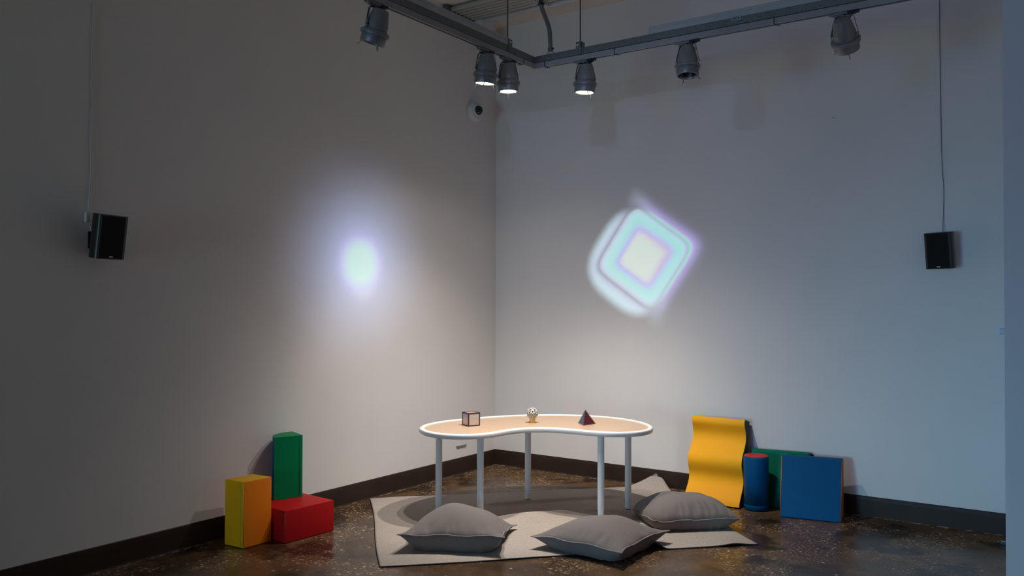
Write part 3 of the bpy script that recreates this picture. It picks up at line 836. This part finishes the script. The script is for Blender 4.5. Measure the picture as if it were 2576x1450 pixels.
hanger(XT, -1.975, 'y'); hanger(1.905, YT, 'x'); hanger(XT, -4.6, 'y')
# cable ties
def tie(x, y, along):
    bm = bmesh.new(); r = .0022
    if along == 'x': pts = [(x, y-.003, Z1+.001), (x, y-.003, Z0+.004), (x+.003, y-.002, Z0-.003), (x+.01, y+W*.4, Z0-.004), (x+.022, y+W+.002, Z0-.003)]
    else: pts = [(x+.003, y, Z1+.001), (x+.003, y, Z0+.006), (x+.002, y, Z0-.003), (x-W*.6, y-.012, Z0-.005), (x-W-.002, y-.02, Z0-.002)]
    tube(bm, pts, r, 6); tobj('cable_tie', bm, M_cable, 'black cable tie')
for x in (1.622, 2.182, 3.264): tie(x, YT, 'x')
tie(XT, -1.803, 'y')
# sticker with arrows
bm = mbox(2.999, 3.060, YT-.0028, YT-.0005, 3.352, 3.378); st = tobj('sticker', bm, mat('sticker_grey', (.33, .36, .38), .6, var=.03), 'small pale sticker marked with two chevrons and a bolt')
bm = bmesh.new()
def stroke(x0, z0, x1, z1, w=.0016):
    d = Vector((x1-x0, 0, z1-z0)).normalized(); s = Vector((-d.z, 0, d.x))*w
    yy = YT-.0032
    vs = [Vector((x0, yy, z0))+s, Vector((x0, yy, z0))-s, Vector((x1, yy, z1))-s, Vector((x1, yy, z1))+s]
    vs2 = [q + Vector((0, .0006, 0)) for q in vs]
    quadbox(bm, vs + vs2)
for cx in (3.012, 3.024): stroke(cx+.008, 3.371, cx, 3.365); stroke(cx, 3.365, cx+.008, 3.359)
stroke(3.046, 3.373, 3.042, 3.364, .0018); stroke(3.042, 3.366, 3.050, 3.365, .0018); stroke(3.050, 3.366, 3.044, 3.356, .0018)
o = obj('sticker_marks', bm, M_black, st); o.location = (0, 0, 0)
# thin stray wires under the track
bm = bmesh.new(); tube(bm, smooth_path([(XT-.02, -3.35, Z0-.01), (XT-.01, -3.6, Z0-.018), (XT-.02, -3.9, Z0-.006)], 6), .002, 6); tobj('loose_wire', bm, M_gcable)

# flexible conduit rising from the track
def flex():
    pts = smooth_path([(1.658, YT+.02, Z2+.012), (1.658, YT+.02, 3.43), (1.655, YT+.02, 3.49), (1.645, YT+.02, 3.57), (1.610, YT+.02, 3.66), (1.585, YT+.02, 3.72), (1.578, YT+.02, 3.78)], 14)
    # resample with corrugation
    root = empty('flexible_conduit', (1.658, YT+.02, Z2), 'grey corrugated conduit curving up from the track corner', 'conduit')
    acc = [0]
    for i in range(1, len(pts)): acc.append(acc[-1]+(pts[i]-pts[i-1]).length)
    out = []; rad = []; st_ = .0021; n = int(acc[-1]/st_); j = 0
    for k in range(n):
        s = k*st_
        while j < len(acc)-2 and acc[j+1] < s: j += 1
        t = (s-acc[j])/max(1e-6, acc[j+1]-acc[j]); out.append(pts[j].lerp(pts[j+1], t)); rad.append(.0150 + (.0014 if (k//2) % 2 else -.0006))
    bm = bmesh.new(); tube(bm, out, rad, 20); obj('hose', bm, M_lampgrey if False else mat('grey_conduit', (.20, .21, .215), .5, metal=.2, var=.05), root, smooth=True, angle=60)
    bm = bmesh.new(); lathe(bm, [(.021, 3.745), (.021, 3.762), (.0165, 3.763), (.0165, 3.80), (.019, 3.801), (.019, 3.81)], 24, Matrix.Translation((1.578, YT+.02, 0)), True, True); obj('coupling', bm, M_black, root, smooth=True, angle=40)
    for sx in (-1, 1):
        bm = bmesh.new(); tube(bm, [(1.578+sx*.018, YT+.018, 3.752), (1.578+sx*.028, YT+.016, 3.752)], .006, 8); obj('clamp_screw', bm, M_black, root)
    bm = bmesh.new(); tube(bm, [(1.578, YT+.02, 3.805), (1.578, YT+.02, CH)], .0145, 16); obj('rigid_pipe', bm, M_pipe, root, smooth=True)
    bm = mbox(1.630, 1.690, YT+.002, YT+W, Z2+.0005, Z2+.014, .002, 1); obj('base_plate', bm, M_pipe, root)
    bm = bmesh.new(); lathe(bm, [(.019, Z2+.014), (.019, Z2+.045)], 20, Matrix.Translation((1.658, YT+.02, 0)), True, True); obj('fitting', bm, M_galv, root)
    bm = bmesh.new(); tube(bm, [(1.674, YT+.016, Z2+.038), (1.688, YT+.012, Z2+.038)], .007, 8); obj('clamp_screw', bm, M_black, root)
flex()

# ---------------------------------------------------------------- spotlights
def lens_emit(name, strength):
    m = bpy.data.materials.new(name); m.use_nodes = True; t = NT(m.node_tree); t.n.remove(t.n['Principled BSDF'])
    e = t.new('ShaderNodeEmission'); e.inputs[0].default_value = (1, .86, .68, 1); e.inputs[1].default_value = strength
    t.l.new(e.outputs[0], t.n['Material Output'].inputs[0]); return m
M_lens = lens_emit('lit_lamp_face', 9.0)
M_refl = mat('dark_reflector', (.05, .05, .055), .35, metal=.6, var=.05)

def spotlight(x, y, along, yoke_yaw, tilt_dir, tilt_deg, lit, label, tape=False, wire=1, mouth=None):
    group = 'lit track spotlights' if lit else 'unlit track spotlights'
    zt = Z0 - .001
    root = empty('track_spotlight', (x, y, zt), label, 'spotlight', group)
    o = Vector((x, y, zt))
    ax = Vector((0, 1, 0)) if along == 'y' else Vector((1, 0, 0)); pr = Vector((-ax.y, ax.x, 0))
    def lp(a, b, c): return o + ax*a + pr*b + Vector((0, 0, c))
    def lbox(bm, a0, a1, b0, b1, c0, c1):
        quadbox(bm, [lp(a0,b0,c0),lp(a1,b0,c0),lp(a1,b1,c0),lp(a0,b1,c0),lp(a0,b0,c1),lp(a1,b0,c1),lp(a1,b1,c1),lp(a0,b1,c1)])
    bm = bmesh.new(); lbox(bm, -.085, .02, -.016, .016, -.014, 0); lbox(bm, -.065, .0, -.012, .012, -.020, -.014); bmesh.ops.bevel(bm, geom=bm.edges[:], offset=.002, segments=1, affect='EDGES')
    obj('adapter', bm, M_lampgrey, root)
    bm = bmesh.new(); lbox(bm, .012, .080, -.015, .015, -.012, .001); lbox(bm, .02, .045, -.018, .018, -.022, -.010); lbox(bm, .05, .062, -.010, .010, -.018, -.010)
    obj('latch', bm, M_black, root, label='black locking latch')
    # yoke
    q = Vector((math.cos(yoke_yaw), math.sin(yoke_yaw), 0)); w = Vector((-q.y, q.x, 0))
    top = Vector((x, y, zt-.022)); HP = .112; P0 = top - Vector((0, 0, HP-.004))
    path = [(-.072, -HP-.014), (-.073, -HP+.01), (-.070, -HP+.030), (-.051, -.008), (-.045, 0), (.045, 0), (.051, -.008), (.070, -HP+.030), (.073, -HP+.01), (.072, -HP-.014)]
    bm = bmesh.new(); hw = .0085; rows = []
    for i, (s, h) in enumerate(path):
        a = path[max(0, i-1)]; b = path[min(len(path)-1, i+1)]; d = Vector((b[0]-a[0], b[1]-a[1])).normalized(); nn = Vector((-d.y, d.x))*.0015
        k = hw if 0 < i < len(path)-1 else hw*.55
        row = []
        for sg, ww in ((1, -k), (1, k), (-1, k), (-1, -k)):
            row.append(bm.verts.new(top + q*(s+nn.x*sg) + Vector((0, 0, h+nn.y*sg)) + w*ww))
        rows.append(row)
    for A, B in zip(rows, rows[1:]):
        for k in range(4): bm.faces.new((A[k], A[(k+1) % 4], B[(k+1) % 4], B[k]))
    bm.faces.new(rows[0]); bm.faces.new(rows[-1][::-1])
    yk = obj('yoke', bm, M_lampgrey, root)
    bm = bmesh.new(); tube(bm, [top + Vector((0, 0, .010)), top - Vector((0, 0, .006))], .008, 12); obj('swivel', bm, M_black, root, smooth=True, angle=40)
    for sg in (-1, 1):
        bm = bmesh.new(); c = P0 + q*sg*.0745; tube(bm, [c - q*sg*.014, c + q*sg*.004], .0058, 10); obj('pivot_screw', bm, M_galv, root, smooth=True, angle=40)
    if tape:
        bm = bmesh.new()
        a = Vector(path[6]); b = Vector(path[7])
        sg = -1 if tape == -1 else 1
        A = top + q*sg*(a.x+.003) + Vector((0, 0, a.y)); B = A.lerp(top + q*sg*(b.x+.003) + Vector((0, 0, b.y)), .45)
        quadbox(bm, [A-w*.0092-q*sg*.006, A+w*.0092-q*sg*.006, A+w*.0092+q*sg*.001, A-w*.0092+q*sg*.001, B-w*.0092-q*sg*.006, B+w*.0092-q*sg*.006, B+w*.0092+q*sg*.001, B-w*.0092+q*sg*.001])
        obj('tape', bm, M_yellowtape, root, label='amber tape on the yoke')
    # body: local z up along the lamp axis, pivot at local z = .10
    td = Vector((tilt_dir[0], tilt_dir[1], 0)).normalized(); th = math.radians(tilt_deg)
    down = (Vector((0, 0, -1))*math.cos(th) + td*math.sin(th)).normalized(); upv = -down
    rot = upv.to_track_quat('Z', 'Y').to_matrix().to_4x4()
    M = Matrix.Translation(P0) @ rot @ Matrix.Translation((0, 0, -.098))
    bm = bmesh.new()
    lathe(bm, [(.066, .074), (.068, .079), (.0635, .083), (.0635, .112), (.0620, .118), (.0475, .184), (.0455, .190), (.040, .1925)], 44, M, True, True)
    obj('housing', bm, M_lampgrey, root, smooth=True, angle=32)
    bm = bmesh.new(); lathe(bm, [(.071, .047), (.082, .047), (.0825, .050), (.0825, .066), (.081, .0685), (.072, .0735), (.066, .0745)], 44, M)
    obj('collar', bm, M_lampgrey, root, smooth=True, angle=32)
    bm = bmesh.new(); prof_ = [(.066, .048), (.0705, .048), (.0712, .046), (.0712, .003), (.0695, 0), (.063, 0), (.0615, .002)]
    if lit: prof_ += [(.061, .012)]
    else: prof_ += [(.058, .03), (.05, .06)]
    lathe(bm, prof_, 44, M)
    br = obj('lens_barrel', bm, M_lampgrey, root, smooth=True, angle=32)
    bm = bmesh.new()
    if lit:
        lathe(bm, [(.0612, .006), (.05, .004), (.03, .003), (.001, .0025)], 36, M, False, True); obj('lamp_face', bm, M_lens, root, smooth=True, label='glowing warm white lamp face')
    else:
        lathe(bm, [(.0605, .012), (.055, .040), (.036, .062), (.012, .070), (.001, .070)], 36, M, False, True); obj('reflector', bm, M_refl, root, smooth=True, label='dark unlit reflector')
    for a in (.9, 2.9, 5.0):
        a += yoke_yaw; bm = bmesh.new(); ca, sa = math.cos(a), math.sin(a)
        pts = [M @ Vector((.062*ca, .062*sa, .004)), M @ Vector((.066*ca, .066*sa, -.008)), M @ Vector((.075*ca, .075*sa, -.024)), M @ Vector((.083*ca, .083*sa, -.025))]
        tube(bm, pts, .0016 if a < 2.5+yoke_yaw else .003, 6); obj('clip', bm, M_lampgrey, br).location = (0, 0, 0)
    # black cord from latch to the housing
    if wire:
        c0 = lp(.035, 0, -.02); e0 = P0 - q*.069 + Vector((0, 0, .015))*1 - w*.004
        pts = smooth_path([c0, c0 + Vector((0, 0, -.018)) - q*.01, top - q*.025 + Vector((0, 0, -.004)), top - q*.050 - Vector((0, 0, .012)), top - q*.062 - Vector((0, 0, .045)), e0, e0 - Vector((0, 0, .02)) + q*.006], 6)
        bm = bmesh.new(); tube(bm, pts, .0038, 8); obj('power_cord', bm, M_cable, root, smooth=True)
    mouthp = M @ Vector((0, 0, -.03)); return mouthp, down
tx = XT - W/2; ty = YT + W/2
yy = math.radians(58)
spotlight(tx, -3.265, 'y', math.radians(84), (-1, -.12), 19, False, 'unlit grey spotlight tilted on the left end of the track')
m1, d1 = spotlight(tx, -2.225, 'y', yy, (-1, .2), 7, True, 'lit spotlight, leftmost of the three glowing ones', tape=-1)
m2, d2 = spotlight(tx, -1.965, 'y', yy, (-.3, 1), 2, True, 'lit spotlight, middle of the three glowing ones near the track corner')
m3, d3 = spotlight(1.945, ty, 'x', math.radians(52), (-1, -.2), 3, True, 'lit spotlight under the rod right of the track corner')
spotlight(2.700, ty, 'x', math.radians(8), (.35, -.9), 6, False, 'unlit grey spotlight hanging nearly upright right of the lit ones', tape=1)
spotlight(3.665, ty, 'x', math.radians(2), (0, 1), 42, False, 'unlit grey spotlight tilted towards the back wall, farthest right')

# ---------------------------------------------------------------- ceiling conduits by the corner
root = empty('conduit_bundle', (0.0, -.62, CH), 'row of parallel pale pipes strapped under the ceiling near the corner', 'pipes')
for k in range(6):
    y = -.765 + k*.058; z = CH-.032
    bm = bmesh.new(); tube(bm, [(.0, y, z), (3.0, y, z)], .022, 14); obj('pipe', bm, M_pipe, root, smooth=True)
bm = bmesh.new(); tube(bm, [(.1405, -.395, CH-.045), (3.0, -.395, CH-.045)], .021, 14); obj('pipe', bm, M_whitep, root, smooth=True, label='thicker white pipe')
bm = bmesh.new()
pts = []
for k in range(120):
    t = k/119; pts.append((.80+.10*t + .012*math.sin(k*.9), -.80+.36*t, CH-.062+.012*math.cos(k*.9)))
tube(bm, pts, .005, 6); obj('strap', bm, M_pipe, root, smooth=True, label='wrinkled wire strap across the pipes')
bm = mbox(0, .055, -.84, -.44, CH-.07, CH-.001, .003, 1); obj('end_bracket', bm, M_rod, root)
jb = mbox(.01, .14, -.43, -.215, CH-.155, CH-.0005, .004, 1)
tag(obj('junction_box', jb, M_whitep), 'pale square junction box under the ceiling by the corner', 'junction box')
bpy.data.objects['junction_box'].location = (0, 0, 0)

# ---------------------------------------------------------------- wall labels, screws, plug
M_paper = mat('label_card', (.72, .76, .80), .6, var=.01); M_ink = mat('grey_ink', (.10, .11, .13), .6, var=.05)
pl = empty('wall_label', (4.36, -.002, 1.40), 'white text label on the back wall at the far right edge', 'label')
obj('card', mbox(4.285, 4.435, -.005, -.0005, 1.355, 1.455), M_paper, pl)
bm = bmesh.new()
for z, a, b, h in ((1.4235, 4.310, 4.40, .0032), (1.4145, 4.311, 4.385, .0014), (1.409, 4.311, 4.39, .0014), (1.4035, 4.311, 4.375, .0014), (1.3925, 4.310, 4.40, .0030), (1.3855, 4.310, 4.333, .0022)):
    x = a; rr = random.Random(int(z*1e4))
    while x < b:
        w_ = rr.uniform(.004, .011); box(bm, x, min(b, x+w_), -.0058, -.0051, z-h/2, z+h/2); x += w_+.0018
obj('printed_text', bm, M_ink, pl)
p2 = empty('wall_label', (0, -.545, .30), 'small white card on the left wall behind the table edge', 'label')
obj('card', mbox(.0005, .012, -.585, -.475, .265, .345, .001, 1), M_paper, p2)
obj('holder_lip', mbox(.0005, .016, -.615, -.475, .257, .266), mat('card_lip', (.30, .26, .24), .6, var=.03), p2)
sc = bmesh.new(); lathe(sc, [(.007, 0), (.006, .004), (.001, .005)], 14, Matrix.Translation((3.208, 0, 3.021)) @ Matrix.Rotation(PI/2, 4, 'X'), True, True)
tag(obj('wall_anchor', sc, M_brass), 'tiny brass wall anchor high on the back wall', 'wall anchor')
sc = bmesh.new(); lathe(sc, [(.007, 0), (.006, .004), (.001, .005)], 14, Matrix.Translation((0, -.032, 2.987)) @ Matrix.Rotation(PI/2, 4, 'Y'), True, True)
tag(obj('wall_anchor', sc, M_whitep), 'tiny pale wall anchor beside the room corner', 'wall anchor')
fl = bmesh.new(); box(fl, 4.325, 4.50, -.262, -.244, .001, .022)
ob = obj('floor_plate', fl, mat('dark_steel', (.05, .055, .06), .35, metal=.5, var=.05)); tag(ob, 'low dark metal strip on the floor at the right wall end', 'metal strip')
bm = bmesh.new(); tube(bm, [(4.33, -.262, .022), (4.50, -.262, .022)], .0025, 6); o = obj('bright_edge', bm, M_whitep, ob, label='bright top edge'); 

# ---------------------------------------------------------------- light
def look(o, d, up=Vector((0, 0, 1))):
    o.rotation_mode = 'QUATERNION'; o.rotation_quaternion = Vector(d).to_track_quat('-Z', 'Y')
LAMP = (1.0, .92, .86)
def beam(name, loc, lobes):
    """one lamp; its beam is a sum of lobes (axis lean towards the corner, half angle, edge power, weight), like a luminaire data sheet"""
    ld = bpy.data.lights.new(name, 'SPOT'); ld.energy = 200; ld.color = LAMP; ld.spot_size = math.radians(165); ld.spot_blend = .2; ld.shadow_soft_size = .02
    ld.use_nodes = True; t = NT(ld.node_tree); e = t.n['Emission']
    co = t.new('ShaderNodeTexCoord').outputs['Normal']; total = None
    for lean, half, pw, wt in lobes:
        ax = Vector((-lean*.7071, lean*.7071, -1)).normalized()
        dt = t.new('ShaderNodeVectorMath', operation='DOT_PRODUCT'); t.put(dt, 0, co); dt.inputs[1].default_value = ax
        a = t.m('ARCCOSINE', t.m('MINIMUM', t.m('MAXIMUM', dt.outputs['Value'], -1.0), 1.0))
        g = t.m('MULTIPLY', t.m('EXPONENT', t.m('MULTIPLY', t.m('POWER', t.m('DIVIDE', a, half), pw), -1.0)), wt)
        total = g if total is None else t.m('ADD', total, g)
    t.l.new(total, e.inputs['Strength'])
    o = bpy.data.objects.new(name, ld); COL.objects.link(o); o.location = loc; o['kind'] = 'helper'
    return o
beam('lamp_beam', m1, [(0, .35, 2, .15), (.48, .55, 6, .39)])
beam('lamp_beam', m2, [(0, .35, 2, .44), (.48, .55, 6, .062), (.25, .7, 6, .086), (.48, .85, 6, .122)])
beam('lamp_beam', m3, [(0, .35, 2, .02), (.25, .55, 6, .70), (0, .7, 6, .243), (0, .85, 6, .258)])

# cool daylight entering far behind the camera
def area(name, loc, d, sx, sy, power, col):
    ld = bpy.data.lights.new(name, 'AREA'); ld.shape = 'RECTANGLE'; ld.size = sx; ld.size_y = sy; ld.energy = power; ld.color = col
    o = bpy.data.objects.new(name, ld); COL.objects.link(o); o.location = loc; look(o, d); o['kind'] = 'helper'; return o
def spread(o, deg): o.data.spread = math.radians(deg)
area('daylight_window', (1.0, YF+.05, .9), (0, 1, 0), 1.6, 1.5, 250*.265, (.47, .92, 1))
area('warm_fill', (7.0, YF+.05, .9), (0, 1, 0), 1.6, 1.5, 250*.059, (1, .12, .0))  # unseen warm fill, added only to balance the wall colours
spread(area('daylight_doorway', (1.5, -10, 1.0), (2.4, 10, -.8), 1.3, 1.4, 60*.086, (.30, .70, 1)), 30)
spread(area('daylight_doorway', (2.8, -11, 2.2), (1.0, 11, -.4), 1.3, 1.4, 60*.120, (.06, .23, 1)), 60)

# the two projections
def projector(name, loc, d, up, power, build):
    ld = bpy.data.lights.new(name, 'SPOT'); ld.energy = power; ld.color = (1, 1, 1); ld.spot_size = math.radians(120); ld.spot_blend = 0; ld.shadow_soft_size = .004
    ld.use_nodes = True; t = NT(ld.node_tree); e = t.n['Emission']
    o = bpy.data.objects.new(name, ld); COL.objects.link(o); o.location = loc; o['kind'] = 'helper'
    z = -Vector(d).normalized(); x = Vector(up).cross(z).normalized(); y = z.cross(x)
    Mw = Matrix.Identity(4)
    for i in range(3): Mw[i][0] = x[i]; Mw[i][1] = y[i]; Mw[i][2] = z[i]; Mw[i][3] = loc[i]
    o.matrix_world = Mw
    co = t.new('ShaderNodeTexCoord').outputs['Normal']; sp = t.new('ShaderNodeSeparateXYZ'); t.put(sp, 0, co)
    az = t.m('ABSOLUTE', sp.outputs[2]); X = t.m('DIVIDE', sp.outputs[0], az); Y = t.m('DIVIDE', sp.outputs[1], az)
    # inverse of the 1/d^2 and cosine falloff so the picture is evenly bright, as a projector lens does
    comp = t.m('DIVIDE', 1.0, t.m('POWER', az, 3.0))
    col, s = build(t, X, Y)
    t.l.new(col, e.inputs['Color']); t.l.new(t.m('MULTIPLY', s, comp), e.inputs['Strength'])
    return o

def sstep(t, x, a, b):
    nd = t.new('ShaderNodeMapRange', interpolation_type='SMOOTHSTEP'); t.put(nd, 0, x)
    nd.inputs[1].default_value = a; nd.inputs[2].default_value = b; nd.inputs[3].default_value = 0; nd.inputs[4].default_value = 1
    return nd.outputs[0]

PR = Vector((2.90, -3.75, 3.1)); DR = 3.75
def build_right(t, X, Y):
    # X grows along world +x for a projector facing +y with z up
    wx = t.m('ADD', t.m('MULTIPLY', X, DR), PR.x-1.600); wz = t.m('ADD', t.m('MULTIPLY', Y, DR), PR.z-1.998)
    def lin(a, b, c=0): return t.m('ADD', t.m('ADD', t.m('MULTIPLY', wx, a), t.m('MULTIPLY', wz, b)), c)
    S = .337
    p = lin(.820/S, -.572/S); q = lin(.572/S, .820/S)
    ap = t.m('ABSOLUTE', p); aq = t.m('ABSOLUTE', q)
    K = 7.0
    m = t.m('POWER', t.m('ADD', t.m('POWER', ap, K), t.m('POWER', aq, K)), 1/K)
    # inner square is slightly offset
    p2 = t.m('ABSOLUTE', t.m('SUBTRACT', p, -.01)); q2 = t.m('ABSOLUTE', t.m('SUBTRACT', q, -.02))
    mi = t.m('MAXIMUM', p2, q2)
    sc_ = 1/1.6
    def st(v): return v*sc_
    ur = sstep(t, t.m('ADD', p, q), -.5, .9)          # towards the upper right
    C_aqua = (.38, 1.0, .95); C_cream = (.78, .98, .86)
    inner = t.ramp(t.m('MULTIPLY', m, sc_), [(st(0), (.80, .94, .86)), (st(.34), C_cream), (st(.50), (.76, .66, .90)), (st(.57), (.64, .52, 1.0)), (st(.66), (.50, .76, 1.12)), (st(.76), C_aqua), (st(.88), (.42, 1.0, .98)), (st(.96), (.62, .70, 1.15))])
    innerLL = t.ramp(t.m('MULTIPLY', m, sc_), [(st(0), (.80, .94, .86)), (st(.44), C_cream), (st(.52), (.70, .74, 1.0)), (st(.57), (.55, .52, 1.15)), (st(.64), (.48, .76, 1.1)), (st(.73), (.42, .98, .98)), (st(.86), (.46, 1.02, .98)), (st(.96), (.70, .78, 1.15))])
    inner = t.mix(ur, innerLL, inner)
    # upper right rim: thin violet, then green, then violet glow
    rimUR = t.ramp(t.m('MULTIPLY', m, sc_), [(st(.90), (.42, 1.0, 1.0)), (st(.94), (.60, .60, 1.1)), (st(.965), (.40, .60, .82)), (st(1.0), (.28, .86, .62)), (st(1.035), (.36, .92, .76)), (st(1.065), (.60, .56, 1.15)), (st(1.12), (.40, .32, .80)), (st(1.30), (.12, .09, .28)), (st(1.52), (0, 0, 0))])
    rimLL = t.ramp(t.m('MULTIPLY', m, sc_), [(st(.92), (.56, .96, 1.05)), (st(.975), (.62, .68, 1.0)), (st(1.02), (.42, .50, .64)), (st(1.055), (.26, .34, .42)), (st(1.12), (.50, .62, .88)), (st(1.22), (.62, .84, 1.05)), (st(1.34), (.60, .92, 1.05)), (st(1.6), (.60, .92, 1.05))])
    base = t.mix(sstep(t, m, .90, .95), inner, t.mix(ur, rimLL, rimUR))
    # outer envelope of the pale crescent: a rounder blob pushed to the lower left
    pc = t.m('ADD', p, .13); qc = t.m('ADD', q, .26)
    rr = t.m('POWER', t.m('ADD', t.m('POWER', t.m('ABSOLUTE', pc), 2.9), t.m('POWER', t.m('ABSOLUTE', qc), 2.9)), 1/2.9)
    env = t.m('SUBTRACT', 1.0, sstep(t, rr, 1.06, 1.38))
    envUR = t.m('SUBTRACT', 1.0, sstep(t, m, 1.10, 1.55))
    inside = t.m('SUBTRACT', 1.0, sstep(t, m, .98, 1.02))
    e_ = t.m('ADD', t.m('MULTIPLY', env, t.m('SUBTRACT', 1.0, ur)), t.m('MULTIPLY', envUR, ur))
    e_ = t.m('MAXIMUM', e_, inside)
    lit = t.mix(e_, (0, 0, 0, 1), base)
    # faint bluish fill added around the picture to lift the wall tone
    fr = t.m('MULTIPLY', t.m('SUBTRACT', 1.0, sstep(t, t.m('ABSOLUTE', t.m('ADD', wx, .25)), .9, 1.9)), t.m('SUBTRACT', 1.0, sstep(t, t.m('ABSOLUTE', t.m('ADD', wz, -.45)), .7, 1.5)))
    return t.mix(1.0, lit, t.mix(fr, (0, 0, 0, 1), (.022, .027, .042, 1)), 'ADD'), t.m('ADD', 0.0, 1.0)
projector('wall_projection', PR, (0, 1, 0), (0, 0, 1), 400, build_right)

PL = Vector((3.6, -3.2, 3.1)); DL = 3.6
def build_left(t, X, Y):
    # facing -x with z up: X grows along world +y
    wy = t.m('ADD', t.m('MULTIPLY', X, DL), PL.y+1.858); wz = t.m('ADD', t.m('MULTIPLY', Y, DL), PL.z-1.915)
    r = t.m('SQRT', t.m('ADD', t.m('POWER', wy, 2.0), t.m('POWER', wz, 2.0)))
    wz2 = t.m('ADD', wz, .012)
    r2 = t.m('SQRT', t.m('ADD', t.m('POWER', wy, 2.0), t.m('POWER', wz2, 2.0)))
    halo = t.ramp(r, [(0, (.42, .52, .98)), (.20, (.42, .50, 1.0)), (.28, (.28, .37, .70)), (.42, (.165, .225, .42)), (.60, (.078, .10, .19)), (.80, (.022, .027, .052)), (1.0, (0, 0, 0))])
    core = t.ramp(r2, [(0, (.54, .92, .92)), (.12, (.52, .95, .92)), (.18, (.52, .74, 1.05)), (.23, (.42, .48, 1.0)), (.32, (.24, .30, .60))])
    low = t.ramp(t.m('SQRT', t.m('ADD', t.m('POWER', t.m('SUBTRACT', wy, .02), 2.0), t.m('POWER', t.m('ADD', wz, .13), 2.0))), [(0, (.52, .66, .80)), (.13, (.44, .54, .72)), (.22, (.22, .27, .44)), (.34, (0, 0, 0))])
    col = t.mix(sstep(t, r2, .20, .31), core, halo)
    col = t.mix(1.0, col, low, 'LIGHTEN')
    return col, t.m('SUBTRACT', 1.0, sstep(t, r, .95, 1.1))
projector('wall_projection', PL, (-1, 0, 0), (0, 0, 1), 400, build_left)

# ---------------------------------------------------------------- world and view
w = bpy.data.worlds.new('world'); scn.world = w; w.use_nodes = True
w.node_tree.nodes['Background'].inputs[0].default_value = (.5, .6, .7, 1); w.node_tree.nodes['Background'].inputs[1].default_value = .02
vs = scn.view_settings; vs.view_transform = 'Standard'; vs.look = 'None'; vs.exposure = 0; vs.gamma = 1; vs.use_curve_mapping = False
scn.cycles.max_bounces = 8; scn.cycles.diffuse_bounces = 5; scn.cycles.sample_clamp_indirect = 4
